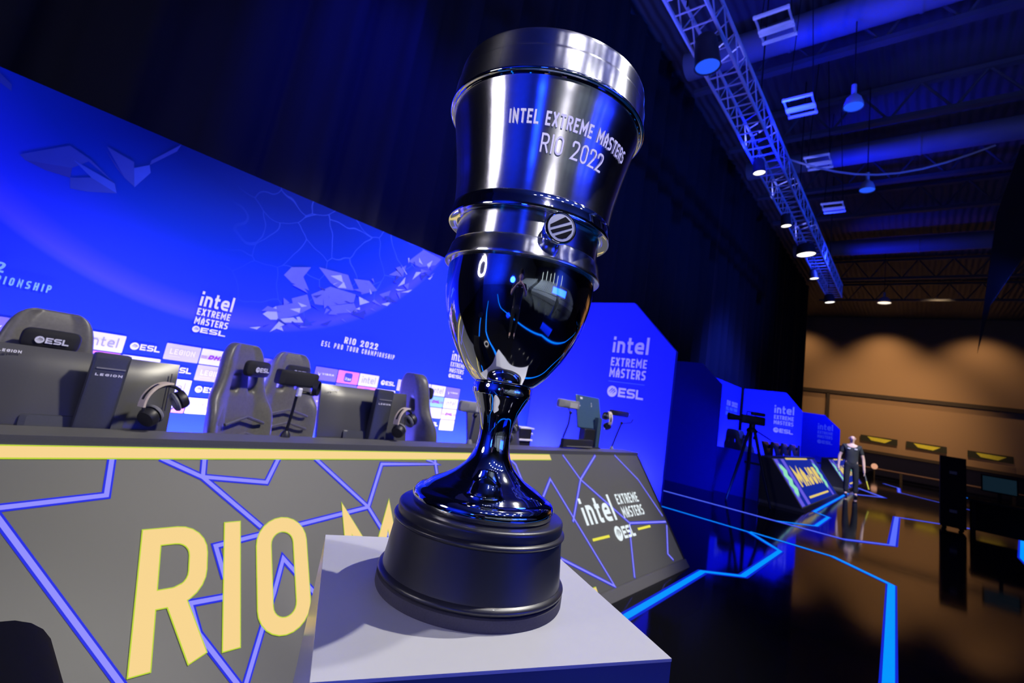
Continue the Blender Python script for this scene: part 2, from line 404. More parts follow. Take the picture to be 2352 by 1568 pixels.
def esl(mb, mp, x0, y0, h, w, fg, bg, eps=.0006):
    """disc with three slanted bars, then ESL; mp(x, y, e) maps to 3D, e lifts along the normal"""
    r = h * .5; mb.use(fg).quads(disc(x0 + r, y0 + r, r), lambda x, y, e=0: mp(x, y, e))
    mb.use(bg)
    for k, (a, b) in enumerate(((-.62, .42), (-.52, .62), (-.22, .60))):
        o = (.36 - .34 * k) * r; c, s_ = math.cos(.75), math.sin(.75); th = .20 * r
        q = []
        for u, v in ((a * r, o), (b * r, o + th * .6), (b * r, o - th * .6), (a * r, o - th * .2)): q.append((x0 + r + u * c - v * s_, y0 + r + u * s_ + v * c))
        mb.quads([q], lambda x, y: mp(x, y, eps))
    q, tw = text('ESL', h * .82, h * .80, h * .185, h * .07, x0 + h * 1.12, y0 + h * .09, h * .16, fit=w - h * 1.12)
    mb.use(fg).quads(q, lambda x, y, e=0: mp(x, y, e))


def event_logo(mb, mp, x0, w, zi, zx, zm, ze, fg, bg, rule=None):
    """intel / EXTREME / MASTERS / disc + ESL stacked; each z pair is (bottom, top)"""
    for s, (a, b), tk, gw in (('intel', zi, .21, .62), ('EXTREME', zx, .22, .5), ('MASTERS', zm, .22, .5)):
        h = b - a; q, _ = text(s, h, h * gw, h * tk * .85, h * .14, x0, a, fit=w); mb.use(fg).quads(q, lambda x, y, e=0: mp(x, y, e))
    esl(mb, mp, x0, ze[0], ze[1] - ze[0], w, fg, bg)
    if rule: z = zm[0] - (zm[0] - ze[1]) * .5; mb.use(rule).quads([((x0, z - .005), (x0 + w, z - .005), (x0 + w, z + .005), (x0, z + .005))], lambda x, y, e=0: mp(x, y, e))

# ================================================================== THE SETTING
struct(MB().add([(-16, -30, 0), (40, -30, 0), (40, 9, 0), (-16, 9, 0), (-16, -30, -.3), (40, -30, -.3), (40, 9, -.3), (-16, 9, -.3)],
                [(0, 1, 2, 3), (7, 6, 5, 4), (0, 4, 5, 1), (1, 5, 6, 2), (2, 6, 7, 3), (3, 7, 4, 0)]), 'floor', M['floor'], 'glossy black stage floor')
struct(MB().box((12, -10.5, 9.75), (56, 39, .3)), 'ceiling', M['deck'], 'corrugated roof deck of the hall')
struct(MB().box((36.2, -10.5, 4.8), (.4, 39, 9.6)), 'wall_right', M['brown'], 'brown panelled end wall of the hall')
struct(MB().box((12, 9.1, 4.8), (56, .3, 9.6)), 'wall_back', M['navy'])
struct(MB().box((-16.1, -10.5, 4.8), (.3, 39, 9.6)), 'wall_left', M['hallwall'])
struct(MB().box((12, -30.1, 4.8), (56, .3, 9.6)), 'wall_front', M['hallwall'])
struct(MB().box((35.93, -4, 4.72), (.14, 26, .22)), 'trim_1', M['browndark'], 'dark rail across the brown wall')
struct(MB().box((35.93, 4.35, 3.3), (.14, .16, 2.7)), 'trim_2', M['browndark'], 'dark post on the brown wall')
struct(MB().box((35.9, -4, 1.42), (.2, 26, .16)), 'trim_3', M['browndark'], 'dark ledge below the brown wall')
struct(MB().box((35.92, -4, .67), (.16, 26, 1.34)), 'baseboard_right', M['navy'], 'dark navy base of the end wall')

# black stage curtain with folds: a cloth of real depth
mb = MB(); n = 420; x0, x1 = -15.5, 28.4
pr = [(x0 + (x1 - x0) * i / n, 4.62 + .09 * math.sin(i * .9) + .05 * math.sin(i * 2.13 + 1)) for i in range(n + 1)]
vs = [(x, y, 0.01) for x, y in pr] + [(x, y, 9.5) for x, y in pr] + [(x, y + .02, 0.01) for x, y in pr] + [(x, y + .02, 9.5) for x, y in pr]
k = n + 1
mb.add(vs, [(i, i + 1, k + i + 1, k + i) for i in range(n)] + [(2 * k + i + 1, 2 * k + i, 3 * k + i, 3 * k + i + 1) for i in range(n)])
setp(mb.build('stage_curtain', M['curtain'], smooth=True, ang=180), 'tall black pleated curtain hanging behind the blue stage walls', 'curtain')
mb = MB(); n = 60
pts = [(14.0, -1.0, 3.8), (14.0, -1.34, 7.0), (14.0, -1.75, 8.6), (14.0, -4.5, 8.6), (14.0, -4.5, 6.0), (14.0, -1.75, 6.0), (14.0, -1.22, 4.9)]
mb.prism(pts, (0, 0, 0), (.08, 0, 0))
setp(mb.build('side_drape', M['curtain']), 'dark pointed drape hanging in front of the brown wall, upper right', 'curtain')


# light strips let into the floor
def strip(name, pts, w, lab, edge=.022, m='e_floor', z=.002):
    t = thing(name, lab, 'light strip', (pts[0][0], pts[0][1], 0), group='light strips in the floor')
    mp = lambda zz: (lambda x, y: (x, y, zz))
    MB().quads(ribbon(pts, w + 2 * edge), mp(z)).build('glow_border', M['e_floor2'], t, world=True)
    MB().quads(ribbon(pts, w), mp(z + .0015)).build('light_line', M[m], t, world=True)
    return t


strip('floor_light_strip', [(7.55, 4.2), (7.5, 1.75), (6.87, 1.25), (5.22, 1.245), (4.905, 1.515), (3.28, 1.475), (1.2, 1.47), (-2, 1.47)], .052, 'cyan floor light line bending past the foot of the near desk')
strip('floor_light_strip', [(7.55, 1.75), (7.5, .79), (6.87, .19), (4.0, .115), (.8, .1), (-1.2, .95), (-5, .95)], .062, 'wide blue floor light line running down to the bottom right edge', edge=.016)
strip('floor_light_strip', [(9.15, 4.2), (9.12, .82), (9.82, .27), (14.5, .33), (16.5, -1.68), (23.0, -1.46), (24.8, .5), (28.4, .6), (29.9, 1.2)], .075, 'long blue floor light line zigzagging across the middle of the stage', edge=.03, m='e_floor3')
strip('floor_light_strip', [(9.12, 1.75), (9.74, 1.27), (11.36, 1.28), (11.66, 1.56), (18.6, 1.62)], .055, 'blue floor light line along the foot of the far desk', edge=.025)
strip('floor_light_strip', [(18.7, 1.5), (20.1, .8), (22.4, 1.7)], .11, 'short pointed floor light line behind the standing person', edge=.04, m='e_floor3')
strip('floor_light_strip', [(33.0, -1.17), (30.1, -3.52), (24, -8.5)], .22, 'straight blue floor light line at the far right edge', edge=.08)
strip('floor_light_strip', [(16.85, -1.94), (12.3, -1.41), (5, -1.3), (1, -1.6), (-3, -.6), (-6, -.6)], .07, 'blue floor light line cut by the right picture edge', edge=.03)

# ================================================================== PEDESTAL + TROPHY
PA, PB, PD = Vector((.5474, .8677)), Vector((.3187, .4743)), Vector((.7333, .2573)); PE = PA + PD - PB
pc = (PA + PD) / 2
ped = thing('pedestal', 'white square pedestal with a pale grey top under the trophy', 'pedestal', (pc.x, pc.y, 0))
quad = [PB, PD, PE, PA]
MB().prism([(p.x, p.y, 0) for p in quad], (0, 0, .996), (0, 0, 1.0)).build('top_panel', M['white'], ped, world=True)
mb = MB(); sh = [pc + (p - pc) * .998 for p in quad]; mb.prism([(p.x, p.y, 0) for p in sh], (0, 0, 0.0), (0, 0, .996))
mb.build('side_panels', M['shadedside'], ped, world=True)

TX, TY = .639, .5658
tro = thing('trophy', 'tall polished silver cup trophy engraved INTEL EXTREME MASTERS RIO 2022 on a black plinth', 'trophy', (TX, TY, 1.0))
NL = 160


def arc(r0, z0, r1, z1, bulge, n=8):
    out = []; a = Vector((r0, z0)); b = Vector((r1, z1)); d = b - a; nn = Vector((d.y, -d.x))
    for i in range(n + 1):
        t = i / n; p = a + d * t + nn * bulge * 4 * t * (1 - t); out.append((p.x, p.y))
    return out


def spline(pts, n=6):
    out = []
    for i in range(len(pts) - 1):
        p0, p1, p2, p3 = [Vector(pts[max(0, min(len(pts) - 1, j))]) for j in (i - 1, i, i + 1, i + 2)]
        for j in range(n):
            t = j / n; q = .5 * ((2 * p1) + (p2 - p0) * t + (2 * p0 - 5 * p1 + 4 * p2 - p3) * t * t + (3 * p1 - p0 - 3 * p2 + p3) * t ** 3); out.append((q.x, q.y))
    return out + [tuple(pts[-1])]


def lathe(name, prof, m, n=NL, ang=35): return MB().lathe(prof, n).build(name, m, tro, smooth=True, ang=ang)


lathe('foot', [(.001, 0), (.1515, 0), (.1522, .002), (.1522, .0165), (.148, .018), (.001, .018)], M['felt'])
lathe('plinth', [(.146, .018)] + [(.1462, .0305)] + spline([(.1462, .031), (.1440, .05), (.1415, .075), (.1395, .0985)], 4) + [(.137, .1005)], M['plinth'])
lathe('plinth_bead', arc(.1465, .018, .1462, .0305, .5, 10), M['plinth'], ang=60)
lathe('plinth_bead', arc(.1385, .0985, .1375, .1085, .55, 10), M['plinth'], ang=60)
lathe('plinth_tier', [(.1375, .1085), (.1382, .111), (.1384, .119)] + arc(.1384, .119, .134, .1255, .2, 6) + [(.112, .1262)], M['plinth'])
lathe('stem_flange', [(.113, .1262)] + arc(.1165, .1265, .1065, .1515, .30, 14) + [(.1045, .1522)], M['chrome'], ang=60)
lathe('stem', spline([(.1045, .1522), (.094, .1600), (.080, .1672), (.0642, .1756), (.0500, .1868), (.0400, .1975), (.0318, .2150), (.0286, .2350), (.0286, .2550), (.0338, .2786), (.0402, .2935), (.0478, .3085), (.0500, .3130)], 6), M['chrome'])
lathe('stem_collar', [(.050, .313)] + arc(.0512, .3135, .0512, .331, .06, 6) + [(.0495, .3325)], M['chrome'])
lathe('bowl', spline([(.0490, .3325), (.0575, .3376), (.0720, .3520), (.0846, .3684), (.0995, .3910), (.1115, .4147), (.1205, .4370), (.1265, .4580), (.1322, .4860), (.1342, .5120), (.1345, .5360)], 8), M['chrome'])
lathe('lower_ring', [(.1345, .5345), (.141, .5335), (.1432, .5345), (.1438, .5375), (.1425, .5405), (.1395, .553), (.1368, .5655), (.1345, .5685), (.1325, .569)], M['brushed'])
lathe('neck_band', [(.1325, .569), (.1322, .59), (.1325, .6135)], M['brushed'])
lathe('upper_ring', [(.1325, .6135), (.137, .6145), (.1475, .6105), (.1505, .6105), (.1513, .613), (.1505, .617), (.1490, .628), (.1482, .6365), (.1465, .6385)], M['chrome'])
CUP = [(.1465, .6385), (.1470, .655), (.1492, .680), (.1540, .708), (.1600, .740), (.1700, .785), (.1760, .808), (.1790, .8215)]
lathe('cup', spline(CUP, 6), M['brushed'])
lathe('cup_lip', [(.1790, .8215), (.1800, .8232), (.1815, .8225), (.183, .8245), (.1848, .8238), (.1868, .8250), (.1882, .8262), (.1885, .8285), (.1872, .831)], M['chrome'], ang=60)
lathe('cup_rim', [(.1872, .831), (.1858, .834), (.1842, .870), (.1838, .8725), (.1822, .8745), (.1818, .8770), (.1808, .9000), (.1795, .9065), (.1765, .9095), (.173, .9085), (.171, .903), (.169, .83), (.16, .78), (.14, .70), (.10, .66), (.001, .65)], M['brushed'])
PHI = math.atan2(-TY, -TX)


def cupr(z):
    for (r0, z0), (r1, z1) in zip(CUP, CUP[1:]):
        if z0 <= z <= z1: return r0 + (r1 - r0) * (z - z0) / (z1 - z0)
    return CUP[-1][0]


def cupmap(lift=.0012):
    def f(x, z, e=0):
        r = cupr(z) + lift + e; a = PHI + x / .165; return (r * math.cos(a), r * math.sin(a), z)
    return f


for s, z0, h, a0, a1, gw, tk in (('INTEL EXTREME MASTERS', .7445, .0225, -22.5, 60.5, .52, .17), ('RIO 2022', .7020, .0305, -2, 40.5, .55, .115)):
    wd = math.radians(a1 - a0) * .165
    q, _ = text(s, h, h * gw, h * tk, h * .16, math.radians(a0) * .165, z0, maxlen=.004, fit=wd)
    MB().quads(q, cupmap()).build('engraved_lettering', M['engrave'], tro)
# round badge on the neck
BA = PHI + math.radians(17.6); bx = Vector((math.cos(BA), math.sin(BA), 0)); bc = bx * .158 + Vector((0, 0, .583)); bu = Vector((-math.sin(BA), math.cos(BA), 0))
bd = MB().lathe([(.001, -.03), (.0205, -.03), (.0205, -.012), (.0225, -.010), (.0255, -.008), (.0262, -.004), (.0262, .001), (.0250, .0028), (.0232, .0028), (.0228, .0008), (.001, .0008)], 64, bc, bx).build('badge', M['chrome'], tro, smooth=True)
mpb = lambda x, y, e=0: bc + bu * x + Vector((0, 0, y)) + bx * (.0012 + e)
mb = MB().use(mat('badge_pale_enamel', (.74, .78, .72), .3, .3, noise=.05, nscale=200)).quads(disc(0, 0, .0222, 48), mpb)
mb.use(mat('badge_black_enamel', (.012, .013, .012), .25, 0, noise=.2, nscale=300))
for poly in ([(-.0186, .0005), (-.0180, -.0045), (.0135, .0135), (.0065, .0182), (.0040, .0190)], [(-.0168, -.0085), (-.0128, -.0130), (.0183, .0045), (.0165, .0098)], [(-.0088, -.0160), (-.0028, -.0182), (.0040, -.0178), (.0110, -.0145), (.0180, -.0045), (.0188, .0010)]):
    mb.quads([tuple(poly)], lambda x, y: mpb(x, y, .0005))
mb.build('badge_emblem', None, bd)

# ================================================================== NEAR DESK
SL = .702


def ledmap(off=.002, dx=0, y0=1.65):
    k = math.hypot(1, SL)
    return lambda x, z, e=0: (x + dx, y0 + SL * z - (off + e) / k, z + (off + e) * SL / k)


def zigline(pts, w):                     # keep line width even on the sloped face (z is foreshortened)
    k = math.hypot(1, SL); q = ribbon([(x, z * k) for x, z in pts], w, w * .3)
    return [tuple((p[0], p[1] / k) for p in f) for f in q]


def zt(qs): k = math.hypot(1, SL); return [tuple((p[0], p[1]) for p in f) for f in qs]


def desk_shell(name, lab, x0, x1):
    t = thing(name, lab, 'desk', ((x0 + x1) / 2, 2.2, 0))
    pts = [(1.6921, .06), (2.2769, .893), (2.322, .893), (1.737, .06)]
    MB().prism([(0, y, z) for y, z in pts], (x0 + .03, 0, 0), (x1 - .03, 0, 0)).build('led_screen', M['e_screen'], t, world=True)
    MB().prism([(0, y, z) for y, z in [(2.282, .893), (2.275, .924), (2.465, .924), (2.465, .893)]], (x0, 0, 0), (x1, 0, 0)).build('desk_ledge', M['deskpaint'], t, world=True)
    MB().prism([(0, y, z) for y, z in [(1.635, 0), (1.676, .058), (2.45, .058), (2.45, 0)]], (x0, 0, 0), (x1, 0, 0)).build('kickboard', M['deskpaint'], t, world=True)
    for s in (x0, x1 - .03):
        MB().prism([(0, y, z) for y, z in [(1.686, .058), (2.2725, .893), (2.465, .893), (2.465, .058)]], (s, 0, 0), (s + .03, 0, 0)).build('end_panel', M['deskdark'], t, world=True)
    MB().box(((x0 + x1) / 2, 2.63, .72), (x1 - x0, .30, .04)).build('work_surface', M['deskdark'], t, world=True)
    return t


desk = desk_shell('player_desk', 'long grey player desk with RIO in yellow on its sloped screen front', -.35, 4.9)
LINES = [[(0.492, 0.853), (0.491, 0.745), (0.239, 0.725), (-.3, .69)], [(-.05, 1.05 - .0), (-.04, 1.05)], [(0.1, .868), (0.247, 0.691), (0.588, 0.278), (.75, .07)], [(0.647, 0.853), (0.788, 0.791), (1.007, 0.618)], [(0.791, 0.853), (0.788, 0.791)], [(0.79, 0.792), (1.037, 0.767), (1.092, 0.854)], [(1.529, 0.651), (1.198, 0.613), (0.841, 0.572), (0.873, 0.482)], [(0.765, 0.425), (0.871, 0.424)], [(0.765, 0.422), (0.795, 0.343), (0.917, 0.2), (1.02, .07)], [(.90, .07), (0.948, 0.193), (1.005, 0.314), (1.053, 0.407), (1.095, 0.506), (1.139, 0.461), (1.213, 0.387), (1.42, .2)], [(1.278, 0.852), (1.529, 0.651), (1.588, 0.561), (1.9, .3)], [(1.529, 0.651), (1.649, 0.832), (2.048, 0.83), (1.977, 0.853)], [(2.037, 0.853), (2.027, 0.768), (2.3, .5)], [(2.757, 0.854), (2.796, 0.823), (2.814, 0.724)], [(2.98, 0.614), (3.16, 0.728), (3.51, 0.066), (2.974, 0.283)], [(3.458, 0.885), (3.589, 0.714), (4.119, 0.386), (4.846, 0.34)], [(3.99, 0.888), (3.588, 0.715), (3.268, 0.463)], [(4.373, 0.891), (4.649, 0.688), (4.834, 0.39)], [(4.119, 0.386), (4.024, 0.289), (3.842, 0.071)], [(4.833, 0.312), (4.591, 0.127), (4.648, 0.08)]]
del LINES[1]
mb = MB()
for i, l in enumerate(LINES):
    mb.use(M['e_edge']).quads(zigline(l, .027), ledmap(.0015 + i * .00002))
    mb.use(M['e_line']).quads(zigline(l, .0145), ledmap(.0025 + i * .00002))
mb.build('screen_line_graphic', None, desk, world=True)
kz = 1 / math.hypot(1, SL)


def led_text(mb, s, x0, x1, z0, z1, gw, tk, off, grow=0.0):
    h = (z1 - z0) / kz; q, tot = text(s, h, gw, tk + grow, .06 - grow, x0, 0, rad=.085)
    return mb.quads([tuple((p[0] - grow / 2, z0 + (p[1]) * kz) for p in f) for f in q], ledmap(off))


mb = MB()
BIG = [('R', .606, .206), ('I', .871, .058), ('O', .990, .207), ('M', 1.374, .296), ('A', 1.73, .22), ('J', 2.0, .18), ('O', 2.24, .207), ('R', 2.51, .206)]
for i, (ch, x, w) in enumerate(BIG):
    gw, st = GL[ch]; h = .355 / kz; t_ = .0565; W_ = 0 if ch == 'I' else w - t_
    for tt, off, m in ((t_ + .006, .0032, 'e_lime'), (t_ - .001, .0042, 'e_cream')):
        mb.use(M[m]); kk = 0
        for s_ in st:
            pts = [(x + t_ / 2 + p[0] * W_, t_ / 2 + p[1] * (h - t_)) + tuple(p[2:]) for p in s_]
            mb.quads([tuple((p[0], .284 + p[1] * kz) for p in f) for f in ribbon(fillet(pts, .078), tt, tt / 2)], ledmap(off + kk)); kk += .00008
mb.build('screen_title_lettering', None, desk, world=True)
mb = MB()
for x0, x1, z0, z1 in ((-.3, 3.262, .8535, .8885), (-.3, 3.262, .072, .098)):
    for g, off, m in ((.0025, .0032, 'e_lime'), (-.0015, .0042, 'e_cream')):
        mb.use(M[m]).quads([((x0, z0 - g), (x1 + g, z0 - g), (x1 + g, z1 + g), (x0, z1 + g))], ledmap(off))
mb.build('screen_yellow_bar', None, desk, world=True)
mb = MB().use(M['e_white'])
lm = ledmap(.0036)
for s, x0, x1, z0, z1, gw, tk in (('intel', 3.432, 3.93, .423, .592, .58, .22), ('EXTREME', 4.045, 4.47, .521, .594, .5, .22), ('MASTERS', 4.063, 4.478, .425, .500, .5, .22)):
    h = (z1 - z0) / kz; q, _ = text(s, h, h * gw, h * tk * .8, h * .16, x0, 0, fit=x1 - x0); mb.quads([tuple((p[0], z0 + p[1] * kz) for p in f) for f in q], lm)
esl(mb, lambda x, y, e=0: lm(x, .290 + (y - .290) * kz, e), 3.80, .290, .118, .345, M['e_white'], M['e_screen'])
mb.use(M['e_yellow'])
for x0, x1 in ((3.438, 3.70), (4.22, 4.48)): mb.quads([((x0, .328), (x1, .328), (x1, .344), (x0, .344))], lm)
mb.build('screen_event_logo', None, desk, world=True)

# ================================================================== BACKDROP + WINGS
YB = 4.144
bk = thing('stage_backdrop', 'blue printed fabric wall with a planet and sponsor tiles behind the near desk', 'backdrop', (0, YB, 0))
MB().box((2.05, .03, 1.345), (6.5, .06, 2.69)).build('printed_panel', M['backdrop'], bk)
bm_ = lambda o=.004: (lambda x, z, e=0: (x, -(o + e), z))
mb = MB()
SH = [('d', [(0.027, 2.23), (0.213, 2.39), (0.328, 2.348), (0.256, 2.257), (0.057, 2.208)]), ('d', [(0.213, 2.39), (0.472, 2.252), (0.328, 2.348)]), ('a2', [(0.252, 2.309), (0.472, 2.252), (0.497, 2.193), (0.355, 2.238)]), ('d', [(0.263, 2.193), (0.355, 2.238), (0.497, 2.193), (0.36, 2.142), (0.279, 2.127)]), ('c', [(0.057, 2.208), (0.256, 2.257), (0.263, 2.193), (0.147, 2.189)]), ('d', [(0.376, 2.472), (0.53, 2.439), (0.571, 2.277), (0.509, 2.312)]), ('a2', [(0.54, 2.4), (0.613, 2.459), (0.632, 2.409), (0.573, 2.271)]), ('d', [(0.613, 2.459), (0.734, 2.628), (0.747, 2.69), (0.615, 2.497)]), ('c', [(0.37, 2.454), (0.509, 2.312), (0.456, 2.357)]), ('d', [(-0.16, 2.655), (-0.102, 2.616), (-0.093, 2.577), (-0.146, 2.6)])]
GM = [('a', [(1.675, 1.982), (1.72, 2.065), (1.882, 2.117), (1.837, 2.014), (1.916, 1.912), (1.753, 1.936)]), ('a', [(1.95, 2.139), (2.238, 2.154), (2.332, 2.028), (2.176, 2.003), (2.09, 2.034)]), ('a', [(1.942, 1.883), (2.098, 2.0), (2.361, 1.997), (2.36, 1.92), (2.124, 1.823), (1.997, 1.808)]), ('a', [(1.786, 1.806), (1.908, 1.874), (1.971, 1.766), (1.855, 1.668)]), ('a', [(1.678, 1.71), (1.843, 1.786), (1.855, 1.668), (1.722, 1.603)]), ('a', [(2.305, 2.136), (2.469, 2.165), (2.576, 2.096), (2.421, 2.014)]), ('a', [(2.607, 2.064), (2.729, 2.139), (2.709, 2.031)]), ('a', [(2.86, 2.495), (3.023, 2.682), (3.283, 2.658), (3.22, 2.568), (3.021, 2.482)]), ('a', [(2.667, 2.286), (2.847, 2.447), (2.83, 2.315)]), ('a', [(2.124, 1.823), (2.362, 1.911), (2.422, 1.84), (2.197, 1.767)]),
      ('b', [(2.074, 2.095), (2.172, 2.134), (2.209, 2.069)]), ('b', [(1.59, 1.622), (1.678, 1.71), (1.722, 1.603), (1.661, 1.589)]), ('b', [(1.735, 1.614), (1.89, 1.668), (1.936, 1.626), (1.774, 1.59)]), ('b', [(1.793, 1.713), (1.88, 1.743), (1.882, 1.7)]), ('b', [(1.843, 1.786), (1.933, 1.775), (1.886, 1.754)]), ('b', [(2.395, 1.987), (2.521, 1.962), (2.426, 1.908)]), ('b', [(2.488, 2.091), (2.525, 2.052), (2.512, 2.039)]), ('b', [(2.798, 2.2), (2.865, 2.325), (2.871, 2.253)]), ('b', [(2.956, 2.32), (2.984, 2.415), (3.059, 2.439)]), ('b', [(3.101, 2.541), (3.167, 2.607), (3.139, 2.497)]), ('b', [(2.848, 2.151), (2.982, 2.22), (2.942, 2.177)]), ('b', [(3.153, 2.39), (3.21, 2.441), (3.182, 2.387)]), ('b', [(2.653, 1.976), (2.778, 2.039), (2.724, 1.974)]), ('b', [(2.395, 1.862), (2.431, 1.89), (2.438, 1.863)]), ('b', [(1.517, 1.492), (1.601, 1.518), (1.578, 1.489)])]
GMAT = dict(a=M['gem_a'], b=M['gem_b'], c=M['gem_c'], d=M['gem_d'], a2=M['gem_a'])
GMAT['a2'] = mat('print_mid_facet', (.02, .075, .6), .75, noise=.1, nscale=12)
for i, (k_, p) in enumerate(SH + GM): mb.use(GMAT[k_]).quads([tuple(p)], bm_(.002 + (.001 if k_ == 'b' else 0) + i * .00004))
rr = random.Random(5)
for i in range(95):                                   # small loose facets along the planet's lower right rim
    a = math.radians(-85 + 62 * rr.random() ** .8); d = 2.27 - .36 * rr.random() ** 1.6; cx, cz = 1.286 + d * math.cos(a), 3.748 + d * math.sin(a)
    s_ = .02 + .05 * rr.random(); tri = [(cx + s_ * math.cos(b) * 1.3, cz + s_ * math.sin(b) * .8) for b in sorted(rr.uniform(0, 6.28) for _ in range(3))]
    if max(z for _, z in tri) < 2.68: mb.use(GMAT[rr.choice('aaccdb')]).quads([tuple(tri)], bm_(.0065 + i * .00003))
mb.build('planet_facet_print', None, bk)
mb = MB(); mp = bm_(.0115)
for x0 in (1.137, 3.708):
    event_logo(mb, mp, x0, .226, (1.580, 1.690), (1.510, 1.562), (1.442, 1.494), (1.380, 1.428), M['print_white'], M['wingblue'])
mb.build('event_logo_print', None, bk)
mb = MB()
for dx in (-2.582, 0):
    for s, x0, x1, z0, z1, gw, tk, gp in (('RIO 2022', 2.35, 2.717, 1.522, 1.583, .5, .19, .2), ('ESL PRO TOUR CHAMPIONSHIP', 2.138, 2.934, 1.458, 1.506, .52, .2, .36)):
        h = z1 - z0; q, _ = text(s, h, h * gw, h * tk, h * gp, x0 + dx, z0, fit=x1 - x0); mb.use(M['print_white'] if dx == 0 else M['print_cyan']).quads(q, mp)
mb.build('title_print', None, bk)
mb = MB()
SEQ = ['intel', 'ESL', 'LEGION', 'DHL', 'intel', 'V', 'ESL', 'V', 'itau']
tm, tt = bm_(.004), bm_(.0055)
for c in range(-4, 15):
    for r in range(4):
        s = SEQ[(c - r) % 9]; x0 = .565 + c * .2255; z1 = 1.272 - r * .1225; w, h = .218, .116; z0 = z1 - h
        T = {'intel': 'print_tile2', 'LEGION': 'print_tile', 'DHL': 'print_cyan' if r == 1 else 'print_tile2', 'V': 'print_violet', 'itau': 'print_pink'}.get(s)
        if s == 'ESL':
            esl(mb, bm_(.0055), x0 + .024, z0 + .034, .05, .172, M['print_white'], M['wingblue']); continue
        pts = rrect(w, h, .006, 2); mb.use(M[T]).quads([tuple((x0 + w / 2 + x, z0 + h / 2 + z) for x, z in pts)], tm)
        if s == 'intel': q, _ = text('intel', .062, .034, .0062, .012, x0 + .034, z0 + .030, fit=.15); mb.use(M['print_grey']).quads(q, tt)
        elif s == 'LEGION':
            q, _ = text(s, .040, .028, .0085, .006, x0 + .03, z0 + .042, fit=.158); mb.use(M['print_white']).quads(q, tt)
            mb.quads([((x0 + .03, z0 + .026), (x0 + .10, z0 + .026), (x0 + .10, z0 + .029), (x0 + .03, z0 + .029))], tt)
        elif s == 'DHL':
            q, _ = text(s, .032, .034, .011, .004, x0 + .05, z0 + .042, shear=.35, fit=.11); mb.use(M['print_red']).quads(q, tt)
            for zz in (.045, .053, .061): mb.quads([((x0 + .004, z0 + zz), (x0 + .045, z0 + zz), (x0 + .046, z0 + zz + .003), (x0 + .004, z0 + zz + .003)), ((x0 + .172, z0 + zz), (x0 + .214, z0 + zz), (x0 + .214, z0 + zz + .003), (x0 + .173, z0 + zz + .003))], tt)
        elif s == 'V':
            mb.use(M['print_white']).quads([((x0 + .03, z0 + .075), (x0 + .045, z0 + .03), (x0 + .062, z0 + .07), (x0 + .047, z0 + .05))], tt)
            q, _ = text('VIBRA', .016, .012, .0035, .004, x0 + .072, z0 + .050, fit=.115); mb.quads(q, tt)
        else:
            mb.use(M['print_navy']).quads([tuple((x0 + .109 + x, z0 + .058 + z) for x, z in rrect(.082, .082, .016, 3))], tt)
            q, _ = text('itau', .030, .017, .0055, .005, x0 + .078, z0 + .030, fit=.062); mb.use(M['print_white']).quads(q, bm_(.007))
mb.build('sponsor_tile_print', None, bk)


def wing(name, lab, X, poly, logo=None, th=.06):
    t = thing(name, lab, 'stage wall', (X, sum(p[0] for p in poly) / len(poly), 0))
    MB().prism([(X, y, z) for y, z in poly], (0, 0, 0), (th, 0, 0)).build('fabric_panel', M['wingblue'], t, world=True)
    if logo:
        y0, w, a, b, c, d = logo; mb = MB()
        event_logo(mb, lambda x, z, e=0: (X - .004 - e, y0 - x, z), 0, w, a, b, c, d, M['print_white'], M['wingblue'], M['wingrule'])
        mb.build('event_logo_print', None, t, world=True)
    return t


wing('stage_wing_wall', 'blue fabric wing wall with cut corner and stacked white event logo, right of the trophy', 5.3, [(4.14, 0), (4.14, 2.68), (2.741, 2.672), (2.147, 2.097), (2.147, 0)], (2.966, .484, (2.030, 2.232), (1.862, 1.968), (1.722, 1.836), (1.478, 1.614)))
wing('stage_wing_wall', 'dark blue wing wall with a bare back, between the two desks', 10.8, [(4.35, 0), (4.35, 2.68), (3.75, 2.68), (3.28, 2.26), (3.28, 0)])
bk2 = thing('stage_backdrop', 'blue fabric wall with a small RIO 2022 title behind the far desk', 'backdrop', (13.6, 4.35, 0))
MB().box((0, .03, 1.34), (5.5, .06, 2.68)).build('fabric_panel', M['wingblue'], bk2)
mb = MB()
for s, x0, x1, z0, z1, m in (('RIO 2022', 1.35, 2.45, 2.02, 2.17, 'print_white'), ('ESL PRO TOUR', 1.32, 2.45, 1.88, 1.98, 'print_cyan'), ('CHAMPIONSHIP', 1.32, 2.45, 1.74, 1.84, 'print_cyan')):
    h = z1 - z0; q, _ = text(s, h, h * .6, h * .22, h * .2, x0, z0, fit=x1 - x0); mb.use(M[m]).quads(q, lambda x, z: (x, -.004, z))
mb.build('title_print', None, bk2)
wing('stage_wing_wall', 'blue wing wall with cut corner and white event logo, behind the far desk', 16.68, [(4.34, 0), (4.34, 2.70), (3.13, 2.72), (2.66, 2.2), (2.66, 0)], (3.42, .54, (2.06, 2.30), (1.88, 2.0), (1.72, 1.84), (1.47, 1.62)))
wing('stage_wing_wall', 'farthest blue wing wall with cut corner, beside the standing person', 25.0, [(4.3, 0), (4.3, 2.64), (3.12, 2.63), (2.54, 2.10), (2.54, 0)], (3.36, .56, (1.98, 2.24), (1.80, 1.92), (1.62, 1.75), (1.38, 1.54)))

